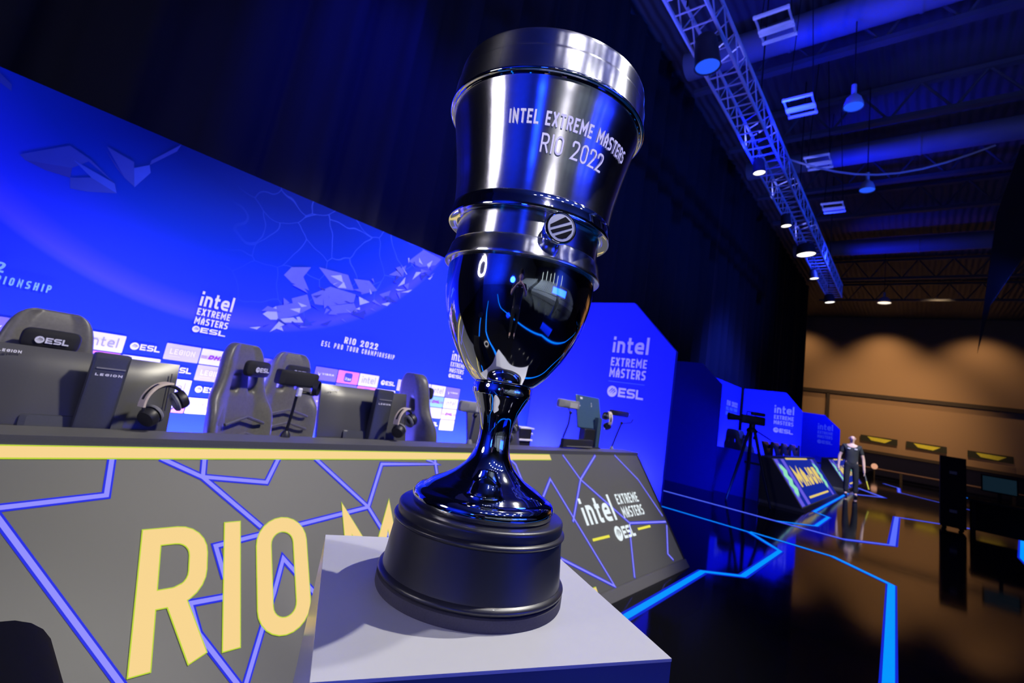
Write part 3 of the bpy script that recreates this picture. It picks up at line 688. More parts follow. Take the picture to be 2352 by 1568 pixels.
t = thing('stage_speaker', 'black upright speaker with rounded corners, cut off at the bottom left corner', 'speaker', (.06, 1.0, 0))
MB().rbox((0, 0, .435), (.37, .30, .82), .085, seg=6).build('speaker_cabinet', M['voidb'], t, True)
MB().rbox((0, -.152, .46), (.30, .012, .66), .05, seg=4).build('speaker_grille', M['voidb'], t, True)
for sx in (-.12, .12):
    for sy in (-.09, .09): MB().lathe([(.001, 0), (.02, 0), (.02, .03), (.001, .03)], 12, (sx, sy, 0)).build('rubber_foot', M['black'], t)

# ================================================================== FAR DESKS
dk2 = desk_shell('player_desk', 'dark player desk with a blue screen front and yellow title, beyond the stage gap', 11.1, 16.6)
MB().box((11.13, 3.40, .465), (.05, 1.84, .93)).build('side_skirt', M['wingblue'], dk2, world=True)
mb = MB(); l1, l2 = ledmap(.002), ledmap(.004)
mb.use(M['e_d2bg']).quads([((11.2, .075), (16.5, .075), (16.5, .885), (11.2, .885))], l1)
for x in (11.25, 11.9, 15.75): mb.use(M['e_d2side']).quads([((x, .08), (x + .32, .08), (x + .32, .88), (x, .88))], ledmap(.003))
for x0, x1, z0, z1 in ((12.44, 15.26, .868, .905), (12.5, 15.42, .155, .192)): mb.use(M['e_gold']).quads([tuple(((x0 + x1) / 2 + a, (z0 + z1) / 2 + b) for a, b in rrect(x1 - x0, z1 - z0, .018, 3))], l2)
for xa in (11.42, 15.66):
    pts = [(xa + (.16 if i % 2 else 0), .28 + i * .078) for i in range(7)]
    mb.use(M['e_mint']).quads(zigline(pts, .13), l2); mb.quads(zigline([(x + .17, z) for x, z in pts], .10), ledmap(.0045))
h = .345 / kz; q, _ = text('MAJOR', h, .52, .17, .10, 12.40, 0, fit=3.05); mb.use(M['e_gold']).quads([tuple((p[0], .362 + p[1] * kz) for p in f) for f in q], l2)
mb.build('screen_graphic', None, dk2, world=True)
dup(dk2, (dk2.location.x + 8.3, dk2.location.y, 0), label='farthest dark player desk, half hidden behind the standing person')

# ================================================================== CHAIRS


def make_chair(label, group):
    """gaming chair, local: seat centre at the origin, facing -Y"""
    t = thing('gaming_chair', label, 'chair', (0, 0, 0), 0, group)
    prof = [(.50, .225), (.60, .245), (.72, .262), (.84, .272), (.94, .262), (1.00, .240), (1.06, .210), (1.10, .196), (1.14, .187), (1.20, .178), (1.26, .166), (1.31, .146), (1.338, .118), (1.353, .085)]
    nu = 16; fr = []; bk_ = []; n1 = nu + 1
    for j, (z, hw) in enumerate(prof):
        lean = .09 + (z - .5) * .16; kz_ = min(1.0, (1.375 - z) / .09)
        for i in range(n1):
            u = -1 + 2 * i / nu; wf = (.075 if z < 1.0 else .03) * max(0, abs(u) - .5) / .5
            rd = (1 - abs(u) ** 5) ** .5 * (.35 + .65 * kz_)
            fr.append((u * hw, lean - wf + .026 * (1 - rd), z)); bk_.append((u * hw, lean - wf * .7 + .055 + .040 * rd, z))
    F = []
    for j in range(len(prof) - 1):
        for i in range(nu):
            if j in (6, 7) and i in (4, 5, nu - 6, nu - 5): continue             # two harness openings
            F.append((j * n1 + i, j * n1 + i + 1, (j + 1) * n1 + i + 1, (j + 1) * n1 + i))
    N0 = len(fr); fs = F + [tuple(v + N0 for v in f[::-1]) for f in F]; cnt = {}
    for f in F:
        for p, q in zip(f, f[1:] + f[:1]): cnt[(p, q)] = 1
    fs += [(q, p, p + N0, q + N0) for (p, q) in cnt if (q, p) not in cnt]
    MB().add(fr + bk_, fs).build('backrest', M['leather'], t, smooth=True, ang=180, mods=[('SUBSURF', dict(levels=1, render_levels=2))])
    mb = MB()
    for z in (.60, .70, .80, .90):                                               # chevron quilting on the backrest
        pts = [(u * .17, .052 + (z - .5) * .16 - .012, z - .045 * abs(u)) for u in (-1, -.5, 0, .5, 1)]
        mb.tube(pts, .010, 6)
    mb.build('quilted_seam', M['piping'], t, smooth=True)
    hc = MB().rbox((0, .118, 1.205), (.225, .075, .105), .035, seg=4).build('headrest_cushion', M['pillow'], t, smooth=True, mods=[('SUBSURF', dict(levels=1, render_levels=1))])
    mb = MB(); esl(mb, lambda x, z, e=0: (x, .0775 - e, z), -.062, 1.185, .034, .124, M['silver'], M['pillow']); mb.build('headrest_logo', None, hc)
    MB().rbox((0, -.13, .47), (.50, .50, .11), .045, seg=4).build('seat', M['leather'], t, smooth=True, mods=[('SUBSURF', dict(levels=1, render_levels=1))])
    for s in (-1, 1):
        a = MB().rbox((s * .30, -.10, .70), (.085, .27, .035), .014, seg=3).build('armrest', M['black'], t, smooth=True)
        MB().tube([(s * .30, -.04, .69), (s * .30, -.04, .50), (s * .20, -.04, .44)], .024, 8).build('armrest_post', M['blackmetal'], a, smooth=True)
    MB().tube([(0, -.08, .42), (0, -.08, .09)], .03, 12).build('gas_column', M['blackmetal'], t, smooth=True)
    mb = MB()
    for k in range(5): a = k * 2 * pi / 5; mb.tube([(0, -.08, .11), (.30 * math.cos(a), -.08 + .30 * math.sin(a), .062)], [.028, .018], 8)
    mb.build('star_base', M['blackmetal'], t, smooth=True)
    for k in range(5): a = k * 2 * pi / 5; MB().lathe([(.001, -.022), (.03, -.022), (.03, .022), (.001, .022)], 14, (.30 * math.cos(a), -.08 + .30 * math.sin(a), .031), Vector((-math.sin(a), math.cos(a), 0))).build('caster', M['black'], t, smooth=True)
    return t


G1 = 'gaming chairs behind the near desk'
ch = make_chair('black gaming chair at the far left, its headrest behind the big left monitor', G1); ch.location = (.345, 3.2, 0)
dup(ch, (1.385, 3.2, 0), math.radians(30), 'black gaming chair turned to the right, left one of the overlapping pair', G1)
dup(ch, (1.90, 3.80, 0), math.radians(6), 'black gaming chair facing forward, right one of the overlapping pair', G1)
dup(ch, (2.80, 3.24, 0), math.radians(88), 'black gaming chair seen side-on between the second monitor and the trophy', G1)
G2 = 'gaming chairs behind the far desk'
for i, (x, y, a, lb) in enumerate(((12.3, 3.25, 70, 'small dark gaming chair at the left end behind the far desk'), (13.0, 3.4, 20, 'small dark gaming chair behind the far desk, right of the video camera'), (13.9, 3.4, -10, 'small dark gaming chair at the middle of the far desk'), (14.9, 3.4, 10, 'small dark gaming chair near the right end of the far desk'))):
    dup(ch, (x, y, 0), math.radians(a), lb, G2)

# ================================================================== MONITORS, HEADSETS, MICROPHONES


def make_monitor(label, group, w=.615, h=.362, top=1.195, tilt=16):
    t = thing('monitor', label, 'monitor', (0, 0, 0), 0, group); z0 = top - .74 - h / 2 * math.cos(math.radians(tilt))
    Rt = Matrix.Rotation(math.radians(-tilt), 3, 'X'); c = Vector((0, 0, z0))
    vs = []; fs = []; nx, nz = 8, 10
    for i in range(nz + 1):
        for j in range(nx + 1):
            u, v = -1 + 2 * j / nx, -1 + 2 * i / nz; vs.append(c + Rt @ Vector((u * w / 2, -.004 - .026 * (1 - v * v * v * v) * (1 - u ** 8), v * h / 2)))
    for i in range(nz):
        for j in range(nx): a = i * (nx + 1) + j; fs.append((a, a + 1, a + nx + 2, a + nx + 1))
    q0 = len(vs); vs += [c + Rt @ Vector((sx_ * w / 2, .016, sz_ * h / 2)) for sx_, sz_ in ((-1, -1), (1, -1), (1, 1), (-1, 1))]
    k0, k1, k2, k3 = list(range(nx + 1)), [i * (nx + 1) + nx for i in range(nz + 1)], [nz * (nx + 1) + j for j in range(nx, -1, -1)], [i * (nx + 1) for i in range(nz, -1, -1)]
    for e_, (a, b) in zip((k0, k1, k2, k3), ((0, 1), (1, 2), (2, 3), (3, 0))): fs.append(tuple(e_[::-1]) + (q0 + a, q0 + b))
    fs.append((q0, q0 + 1, q0 + 2, q0 + 3))
    pn = MB().add(vs, fs).build('back_shell', M['monback'], t, smooth=True, ang=30)
    MB().rbox(c + Rt @ Vector((0, .0185, 0)), (w - .012, .004, h - .014), .004, Rt, 2).build('screen', M['scr'], t)
    mb = MB(); q, _ = text('LEGION', .0105, .009, .0026, .003, -w / 2 + .034, h / 2 - .040, fit=.062)
    mb.quads(q, lambda x, z: c + Rt @ Vector((x, -.0315, z))); mb.build('brand_print', M['silver'], pn)
    MB().rbox(c + Rt @ Vector((-w * .02, -.034, -h * .33)), (w * .5, .016, h * .22), .01, Rt, 2).build('port_cover', M['monstand'], t)
    MB().tube([c + Rt @ Vector((w / 2 - .03, -.028, h / 2 - .05)), c + Rt @ Vector((w / 2 - .03, -.030, -h * .1))], .0022, 6).build('edge_groove', M['black'], pn)
    sx = .038
    st = MB().rbox((sx, -.085, (top - .735) / 2 + .012), (.115, .05, top - .74 + .005), .008, seg=2).build('stand_column', M['monstand'], t, smooth=True, ang=30)
    MB().box((sx + .002, -.112, top - .74 - .042), (.092, .003, .0055)).build('stand_light_bar', M['grey'], st)
    mb = MB(); q, _ = text('LEGION', .0095, .009, .0026, .003, sx - .042, top - .74 - .072, fit=.086); mb.quads(q, lambda x, z: (x, -.1108, z)); mb.build('stand_brand_print', M['silver'], st)
    MB().tube([(sx, -.06, top - .80), (sx, 0, z0 + .03)], .03, 10).build('stand_neck', M['black'], t)
    MB().rbox((sx, -.03, .008), (.30, .22, .016), .006, seg=2).build('stand_base', M['black'], t)
    return t


GM_ = 'monitors on the near desk'
mon = make_monitor('large black monitor seen from behind at the far left of the near desk', GM_); mon.location = (.415, 2.60, .741)
dup(mon, (1.745, 2.62, .741), 0, 'black monitor seen from behind in front of the paired chairs', GM_)
dup(mon, (2.955, 2.63, .741), 0, 'black monitor seen from behind, hidden behind the trophy stem', GM_)
G3 = 'monitors on the far desk'
for x, lb in ((12.3, 'small dark monitor at the left end of the far desk'), (13.4, 'small dark monitor near the middle of the far desk'), (14.4, 'small dark monitor right of the middle of the far desk'), (15.6, 'small dark monitor at the right end of the far desk')):
    dup(mon, (x, 2.62, .741), 0, lb, G3)
# number screen at the right end of the near desk
ns = thing('small_monitor', 'small blue-lit monitor with a white number 1 on its back at the desk end', 'monitor', (4.22, 2.50, .924))
Rt = Matrix.Rotation(math.radians(-14), 3, 'X'); c = Vector((-.02, .03, .335))
sh_ = MB().rbox(c, (.45, .028, .32), .012, Rt, 3).build('back_shell', mat('navy_monitor_back', (.05, .10, .16), .4, noise=.15, nscale=100), ns, smooth=True, ang=30)
mb = MB(); q, _ = text('1', .048, .03, .012, x0=.035, y0=.055); mb.quads(q, lambda x, z: c + Rt @ Vector((x, -.0150, z))); mb.quads([((-.165, .118), (-.12, .118), (-.12, .138), (-.165, .138))], lambda x, z: c + Rt @ Vector((x, -.0150, z))); mb.build('number_print', M['silver'], sh_)
MB().rbox((.075, -.04, .15), (.075, .05, .30), .008, seg=2).build('stand_column', mat('navy_stand', (.04, .075, .11), .4, noise=.1, nscale=60), ns, smooth=True, ang=30)
MB().rbox((-.06, -.01, .10), (.20, .07, .16), .012, seg=2).build('power_box', M['black'], ns)
MB().rbox((.0, -.02, .006), (.30, .09, .012), .005, seg=2).build('stand_base', M['black'], ns)


def make_headset(label, group, loc, ry=0.0, rz=0.0):
    t = thing('headset', label, 'headset', loc, rz, group); R = Matrix.Rotation(ry, 3, 'Y'); c = Vector((0, 0, .105)); r = .082
    P = lambda a, k=1.0, y=0: c + R @ Vector((r * k * math.cos(a), y, r * 1.12 * k * math.sin(a)))
    MB().tube([P(a * pi / 18) for a in range(-2, 21)], .007, 8).build('headband', M['black'], t, smooth=True)
    mb = MB(); n = 12
    for s, (a0, a1) in enumerate(((55, 150),)):
        vs = []; fs = []
        for i in range(n + 1):
            a = math.radians(a0 + (a1 - a0) * i / n)
            for k_, y in ((1.07, -.020), (1.07, .020), (1.16, .018), (1.16, -.018)): vs.append(P(a, k_, y))
        for i in range(n): fs += [(i * 4 + j, i * 4 + (j + 1) % 4, i * 4 + 4 + (j + 1) % 4, i * 4 + 4 + j) for j in range(4)]
        fs += [(0, 1, 2, 3), (n * 4 + 3, n * 4 + 2, n * 4 + 1, n * 4)]
        mb.add(vs, fs)
    pad = mb.build('headband_pad', M['tan'], t, smooth=True, ang=50)
    vs = []; fs = []
    for i in range(9):
        a = math.radians(85 + 48 * i / 8)
        for y in (-.007, .007): vs.append(P(a, 1.166, y))
    MB().add(vs, [(2 * i, 2 * i + 1, 2 * i + 3, 2 * i + 2) for i in range(8)]).build('pad_slot', M['black'], pad)
    for a, sg in ((-.06, 1), (pi + .06, -1)):
        p = P(a, .86); ax = R @ Vector((sg, -.25, 0)); ax.normalize()
        cu = MB().lathe([(.001, -.022), (.030, -.022), (.040, -.012), (.040, .004), (.034, .016), (.001, .018)], 22, p, ax).build('ear_cup', M['black'], t, smooth=True)
        MB().lathe([(.040, -.020), (.043, -.026), (.038, -.034), (.024, -.034), (.02, -.024)], 22, p, ax).build('ear_cushion', M['grey'], cu, smooth=True)
    return t


GH = 'headsets on the near desk'
make_headset('black headset with tan headband leaning on the big left monitor', GH, (.655, 2.43, .923), math.radians(-34), .35)
make_headset('black headset with tan headband leaning on the second monitor', GH, (1.905, 2.43, .920), math.radians(-32), .3)
make_headset('black headset with tan headband just right of the trophy stem', GH, (2.93, 2.43, .920), math.radians(-38), .3)
make_headset('black headset with tan headband hung beside the number 1 monitor', GH, (4.43, 2.44, 1.10), math.radians(-52), .9)


def make_mic(label, group, base, joint, head, L=.34, light=True, flip=False, arm=None, hh=.078):
    """boom microphone: clamp on the ledge, bent stand, long flat head"""
    t = thing('boom_microphone', label, 'microphone', base, 0, group); b = Vector(base)
    MB().lathe([(.001, 0), (.022, 0), (.022, .012), (.012, .03), (.001, .03)], 14).build('clamp', M['grey'], t, smooth=True)
    j = [Vector(p) - b for p in joint]
    MB().tube([(0, 0, .02)] + j, .0085, 8).build('stand_rod', M['blackmetal'], t, smooth=True)
    MB().ball(j[-1], .017, 8).build('swivel_joint', M['blackmetal'], t, smooth=True)
    hc = Vector(head) - b
    hd = MB().rbox(hc, (L, .06, hh), .026, seg=5).build('microphone_head', M['black'] if not light else M['grey'], t, smooth=True)
    if light: MB().box(hc + Vector((.05, -.0305, -.004)), (.13, .003, hh * .62)).build('control_panel', M['lightgrey'], hd)
    MB().tube([j[-1], hc + Vector((0, 0, -hh * .4))] if not arm else [j[-1]] + [Vector(p) - b for p in arm], .006, 8).build('cable', M['black'], t, smooth=True)
    MB().tube([hc + Vector((L / 2 - .01, 0, 0)), hc + Vector((L / 2 + .03, 0, .004))], [.012, .005], 8).build('connector', M['silver'], t, smooth=True)
    return t


GB = 'boom microphones on the near desk'
make_mic('grey boom microphone left of the number 1 monitor', GB, (3.69, 2.455, .924), [(3.71, 2.46, 1.02), (3.745, 2.45, 1.13), (3.755, 2.45, 1.235)], (3.715, 2.46, 1.308))
make_mic('dark boom microphone on a bent arm right of the number 1 monitor', GB, (4.60, 2.44, .924), [(4.68, 2.45, 1.05), (4.775, 2.45, 1.20)], (4.715, 2.46, 1.297), .40, False, arm=[(4.86, 2.45, 1.205), (4.99, 2.45, 1.215), (5.04, 2.45, 1.255)], hh=.06)
make_mic('grey boom microphone whose head reaches behind the trophy stem', GB, (2.50, 2.44, .924), [(2.515, 2.45, 1.03), (2.52, 2.45, 1.12)], (2.515, 2.46, 1.178), .31)
mw = thing('webcam_arm', 'black webcam box on a thin arm in front of the paired chairs', 'webcam', (1.19, 2.44, .924))
MB().lathe([(.001, 0), (.024, 0), (.024, .012), (.012, .03), (.001, .03)], 14).build('clamp', M['black'], mw, smooth=True)
MB().tube([(0, 0, .02), (.012, .01, .12), (.014, .01, .215)], .0075, 8).build('stand_rod', M['blackmetal'], mw, smooth=True)
MB().rbox((.0, .02, .29), (.20, .075, .075), .014, seg=3).build('webcam_body', M['pillow'], mw, smooth=True)
MB().lathe([(.034, -.012), (.04, -.012), (.04, .012), (.034, .012), (.034, -.012)], 24, (.105, .0, .255), Vector((.75, -.66, 0))).build('ring_mount', M['black'], mw, smooth=True)
MB().tube([(.014, .01, .215), (.05, .01, .225), (.10, .0, .22)], .008, 8).build('side_arm', M['blackmetal'], mw, smooth=True)
MB().rbox((.016, -.004, .225), (.022, .022, .045), .005).build('thumb_screw', M['silver'], mw)
kb = thing('keyboard_case', 'flat dark keyboard case lying left of the number 1 monitor', 'keyboard', (3.86, 2.40, .924))
Rk = Matrix.Rotation(math.radians(2), 3, 'Y')
MB().rbox((0, 0, .047), (.50, .045, .075), .008, seg=2).build('case_body', M['deskdark'], kb, smooth=True, ang=30)
MB().box((.01, -.0265, .022), (.44, .003, .006)).build('case_edge', M['grey'], kb)
dv = thing('audio_box', 'small white and black box standing right of the trophy stem', 'box', (3.42, 2.70, .741))
MB().rbox((0, 0, .30), (.20, .10, .014), .005).build('top_plate', M['print_white'], dv)
MB().rbox((-.01, 0, .15), (.17, .09, .285), .008).build('box_body', M['black'], dv)
MB().rbox((-.02, -.01, .20), (.20, .10, .016), .005).build('front_plate', M['print_white'], dv)
MB().ball((.075, -.04, .252), .014, 8).build('knob', M['silver'], dv, smooth=True)

# ================================================================== TRUSS, LAMPS, ROOF STEEL
tr = thing('lighting_truss', 'long blue-lit aluminium box truss running away along the stage', 'truss', (9.75, 2.08, 6.0))
TX0, TX1, TA, TB, TZ0, TZ1 = 2.0, 17.5, 1.88, 2.28, 6.0, 6.4
for y, z in ((TA, TZ0), (TB, TZ0), (TA, TZ1), (TB, TZ1)): MB().tube([(TX0, y, z), (TX1, y, z)], .024, 8).build('chord_tube', M['alu'], tr, True, world=True)
lat = MB(); k = int((TX1 - TX0) / .25)
for i in range(k + 1):
    x = TX0 + .25 * i; x2 = min(TX1, x + .25)
    lat.tube([(x, TA, TZ0), (x, TB, TZ0)], .012, 6); lat.tube([(x, TA, TZ1), (x2, TB, TZ1)], .010, 5)
    for y in (TA, TB): lat.tube([(x, y, TZ0 if i % 2 else TZ1), (x2, y, TZ1 if i % 2 else TZ0)], .011, 5)
lat.build('lattice_bracing', M['alu'], tr, True, world=True)
for x, y, z0 in ((4.4, 2.08, 6.42), (7.6, 2.08, 6.42), (11.2, 2.08, 6.42), (16.2, 2.08, 6.42)): MB().tube([(x, y, z0 - .45), (x, y, 9.58)], .012, 6).build('hanging_cable', M['blackmetal'], tr, world=True)


def truss_lamp(loc, r, m, lab, tilt=(.05, -.12, -1), ln=.26):
    t = thing('stage_lamp', lab, 'lamp', loc, 0, 'lamps under the truss'); ax = Vector(tilt).normalized(); o = -ax
    MB().lathe([(.001, ln), (r * .7, ln), (r * .9, ln * .85), (r, ln * .25), (r * 1.06, .0), (r * .96, 0.0), (r * .9, .03)], 20, (0, 0, 0), o).build('lamp_housing', M['black'], t, True)
    MB().lathe([(.001, .012), (r * .95, .012)], 20, (0, 0, 0), o).build('lens', M[m], t)
    MB().tube([o * (ln - .03), Vector((0, 0, ln + .012))], .02, 6).build('yoke', M['blackmetal'], t)
    return t


for loc, r, m, lab in (((4.97, 1.995, 5.55), .150, 'lensblue', 'big black stage lamp with blue lens, nearest one on the truss'), ((8.1, 2.14, 5.72), .10, 'lens', 'small lit stage lamp second from the near end of the truss'), ((10.5, 2.16, 5.69), .10, 'lens', 'small lit stage lamp at the middle of the truss'), ((12.4, 2.08, 5.70), .21, 'lens', 'large bright white stage lamp in the far half of the truss'), ((14.4, 2.19, 5.70), .11, 'lens', 'small lit stage lamp second from the far end of the truss'), ((17.0, 2.13, 5.70), .14, 'lens', 'lit stage lamp hanging under the far tip of the truss')):
    truss_lamp(loc, r, m, lab, ln=.42 if loc[0] < 5 else .26)

fr = None
FL = ('hanging light frame nearest, beside the top of the truss', 'hanging light frame second from the top, beside the round pendant lamp', 'hanging light frame third down, in front of the air duct', 'hanging light frame lowest and smallest, right of the truss')
for i, x in enumerate((6.28, 8.32, 10.40, 12.75)):
    if fr is None:
        fr = thing('hanging_light_frame', FL[0], 'light', (x, 1.60, 7.0), 0, 'light frames hanging from the roof')
        for dx in (-.27, .02, .09, .27): MB().box((dx, 0, 0), (.045, .46, .035)).build('light_bar', mat('white_enamel', (.8, .8, .82), .4, noise=.03, nscale=10), fr)
        for y in (-.21, .21): MB().box((0, y, .012), (.58, .025, .03)).build('side_rail', M['alu'], fr)
        for y in (-.2, .2): MB().tube([(0, y, .02), (0, y * .4, 2.58)], .008, 5).build('hanging_cable', M['blackmetal'], fr)
    else: dup(fr, (x, 1.62, 7.0), 0, FL[i])


def pendant(loc, m, lab, r=.15):
    t = thing('pendant_lamp', lab, 'lamp', loc, 0, 'round pendant lamps in the hall')
    MB().lathe([(r, 0), (r * .98, .05), (r * .75, .16), (r * .4, .22), (.04, .24), (.04, .42), (.001, .42)], 20).build('reflector_shade', M['alu'], t, True)
    MB().lathe([(.001, .01), (r * .95, .01)], 20).build('lens', M[m], t)
    MB().tube([(0, 0, .4), (0, 0, (8.69 if loc[0] == 8.68 else 9.58) - loc[2])], .01, 5).build('drop_rod', M['blackmetal'], t)
    return t


pendant((8.68, .88, 7.0), 'lensblue', 'blue-lit round pendant lamp right of the second light frame')
pendant((12.0, .90, 7.0), 'lensblue', 'small round pendant lamp in the middle of the dark roof')
pendant((22.1, 1.0, 7.0), 'lenswarm', 'warm round pendant lamp glowing in front of the brown wall', .22)
for x, z, r, lab in ((8.85, 9.0, .30, 'thick blue-lit air duct nearest under the roof'), (13.93, 9.0, .27, 'middle blue-lit air duct under the roof'), (21.2, 9.0, .30, 'dim far air duct under the roof')):
    t = thing('air_duct', lab, 'duct', (x, -2, z), 0, 'air ducts under the roof')
    MB().tube([(0, -8, 0), (0, 6.0, 0)], r, 20).build('duct_tube', M['duct'], t, True)
    for y in (-6, -4, -2, 0, 2, 4, 5.5): MB().lathe([(r + .012, -.03), (r + .02, 0), (r + .012, .03), (r - .01, .03), (r - .01, -.03), (r + .012, -.03)], 20, (0, y, 0), Vector((0, 1, 0))).build('duct_band', M['duct'], t, True)


def joist(x, z, lab, web=True, h=.8):
    t = thing('roof_joist', lab, 'beam', (x, -2, z), 0, 'steel roof joists'); y0, y1 = -9, 6.0
    MB().box((0, (y0 + y1) / 2, 0), (.16, y1 - y0, .10)).build('bottom_chord', M['steel'], t)
    MB().box((0, (y0 + y1) / 2, h), (.16, y1 - y0, .10)).build('top_chord', M['steel'], t)
    if web:
        mb = MB(); n = int((y1 - y0) / .55)
        for i in range(n): mb.tube([(0, y0 + .55 * i, .0 if i % 2 else h), (0, y0 + .55 * (i + 1), h if i % 2 else 0)], .028, 5)
        mb.build('web_bracing', M['steel'], t)
    return t


for x, z, lab in ((9.4, 8.7, 'steel lattice roof joist between the two nearer ducts'), (12.1, 8.7, 'steel lattice roof joist just before the middle duct'), (15.2, 8.7, 'steel lattice roof joist just beyond the middle duct'), (17.4, 8.7, 'steel lattice roof joist above the lowest light frame'), (24.5, 8.7, 'dark steel roof joist beyond the far duct'), (28.2, 8.7, 'brown-lit steel roof joist in front of the brown wall')): joist(x, z, lab)
setp(MB().tube([(9.84 + .6 * t_ / 10 * 1.6, 2.27 - 3.3 * t_ / 10, 7.0 - .5 * math.sin(pi * t_ / 10)) for t_ in range(11)], .02, 6).build('slack_cable', M['alu'], smooth=True), 'slack blue-lit cable drooping across the roof space from the truss', 'cable')

# ================================================================== END WALL BANNERS, RAIL, CREW DESK
for i, (y, lab) in enumerate(((1.72, 'black banner with yellow print on the brown wall, nearest the standing person'), (-.42, 'black banner with yellow print, middle one on the brown wall'), (-3.0, 'black banner with yellow print, rightmost one on the brown wall'))):
    t = thing('wall_banner', lab, 'banner', (35.84, y, 2.15), 0, 'banners on the brown wall')
    MB().box((0, 0, 0), (.03, 1.75, .36)).build('banner_cloth', M['banner'], t)
    MB().prism([(-.018, .55, .12), (-.018, -.62, .10), (-.018, -.30, -.12), (-.018, .35, -.08)], (0, 0, 0), (-.004, 0, 0)).build('banner_print', M['bannery'], t)
t = thing('guard_rail', 'thin pink guard rail along the foot of the brown wall', 'railing', (35.4, 0, 0))
MB().tube([(0, 3.0, .50), (0, -8, .50)], .05, 8).build('hand_rail', M['rail'], t, True)
for y in (2.9, .65, -1.6, -3.8, -6): MB().box((0, y, .25), (.12, .12, .5)).build('rail_post', M['browndark'], t)
t = thing('wall_lamp', 'small round warm lamp on the guard rail beside the standing person', 'lamp', (35.3, 1.86, .62))
MB().ball((0, 0, 0), .16, 10).build('globe', led('globe_glow', (.75, .36, .22), 1.0), t, True); MB().tube([(0, 0, -.14), (0, 0, -.62)], .04, 6).build('stem', M['browndark'], t)
cw = thing('crew_desk', 'dark crew desk with dim screens at the far right of the stage', 'desk', (14.0, -1.52, 0))
MB().box((.3, -.3, .72), (.7, 1.9, .05)).build('desk_top', M['voidb'], cw)
for x in (0, .6):
    for y in (-1.2, .6): MB().box((x, y, .35), (.05, .05, .70)).build('leg', M['voidb'], cw)
MB().box((.55, -.3, .40), (.03, 1.8, .6)).build('modesty_panel', M['voidb'], cw)
for y, lab in ((.12, 'dim dark monitor on the crew desk, left one'), (-.55, 'dim dark monitor on the crew desk, right one')):
    t = thing('crew_monitor', lab, 'monitor', (14.32, -1.45 + y, .745), 0, 'monitors on the crew desk')
    MB().box((0, 0, .36), (.04, .55, .34)).build('shell', M['voidb'], t); MB().box((-.022, 0, .36), (.004, .50, .29)).build('screen', M['teal'], t)
    MB().box((0, 0, .1), (.04, .06, .2)).build('neck', M['voidb'], t); MB().box((0, 0, .006), (.18, .24, .012)).build('foot', M['voidb'], t)
t = thing('flight_case', 'tall black flight case standing left of the crew desk', 'case', (14.6, -.62, 0))
MB().box((0, 0, .80), (.55, .42, 1.46)).build('case_shell', M['voidb'], t)
for x in (-.2, .2):
    for y in (-.14, .14): MB().ball((x, y, .04), .04, 8).build('caster', M['voidb'], t, True)
for z in (.4, 1.2): MB().box((-.28, 0, z), (.012, .12, .06)).build('latch', M['steel'], t)

# ================================================================== VIDEO CAMERA ON TRIPOD
vc = thing('video_camera', 'black video camera on a tall tripod in front of the far desk', 'camera', (10.35, 2.5, 0))
Rz = Matrix.Rotation(math.radians(-50), 3, 'Z')
bp = Vector((0, 0, 1.58))
MB().rbox(bp, (.46, .14, .17), .03, Rz, 3).build('camera_body', M['black'], vc, True)
ln = MB().lathe([(.001, 0), (.05, 0), (.055, .1), (.07, .2), (.075, .26), (.06, .26), (.001, .25)], 18, bp + Rz @ Vector((-.22, 0, .0)), Rz @ Vector((-1, 0, 0))).build('lens_barrel', M['black'], vc, True)
MB().rbox(bp + Rz @ Vector((.10, .0, .13)), (.26, .10, .07), .02, Rz).build('viewfinder', M['black'], vc, True)
MB().tube([bp + Rz @ Vector((-.12, 0, .09)), bp + Rz @ Vector((-.12, 0, .15)), bp + Rz @ Vector((.06, 0, .15)), bp + Rz @ Vector((.06, 0, .09))], .014, 6).build('top_handle', M['black'], vc)
MB().lathe([(.001, 0), (.10, 0), (.10, .05), (.06, .09), (.06, .16), (.001, .16)], 16, (0, 0, 1.34)).build('fluid_head', M['blackmetal'], vc, True)
MB().tube([Vector((0, 0, 1.42)), Rz @ Vector((.42, .06, 1.25))], .014, 6).build('pan_bar', M['blackmetal'], vc)
for k in range(3):
    a = math.radians(20 + 120 * k); d = Vector((math.cos(a), math.sin(a), 0))
    lg = MB().tube([d * .06 + Vector((0, 0, 1.36)), d * .22 + Vector((0, 0, .78)), d * .44 + Vector((0, 0, .02))], [.032, .028, .018], 8).build('tripod_leg', M['blackmetal'], vc, True)
    MB().ball(d * .44 + Vector((0, 0, .022)), .022, 8).build('rubber_foot', M['black'], lg, True)
MB().tube([(0, 0, 1.34), (0, 0, .62)], .02, 8).build('centre_column', M['blackmetal'], vc)

# ================================================================== PERSON


def skinmesh(name, nodes, edges, m, parent, root=0, sub=2):
    me = bpy.data.meshes.new(name); me.from_pydata([n[0] for n in nodes], edges, []); o = bpy.data.objects.new(name, me); COL.objects.link(o); o.parent = parent
    me.materials.append(m); o.modifiers.new('skin', 'SKIN'); me.skin_vertices or me.attributes
    for i, n in enumerate(nodes):
        r = n[1]; me.skin_vertices[0].data[i].radius = r if isinstance(r, tuple) else (r, r); me.skin_vertices[0].data[i].use_root = (i == root)
    sb = o.modifiers.new('sub', 'SUBSURF'); sb.levels = sub; sb.render_levels = sub
    o.modifiers['skin'].use_smooth_shade = True
    return o


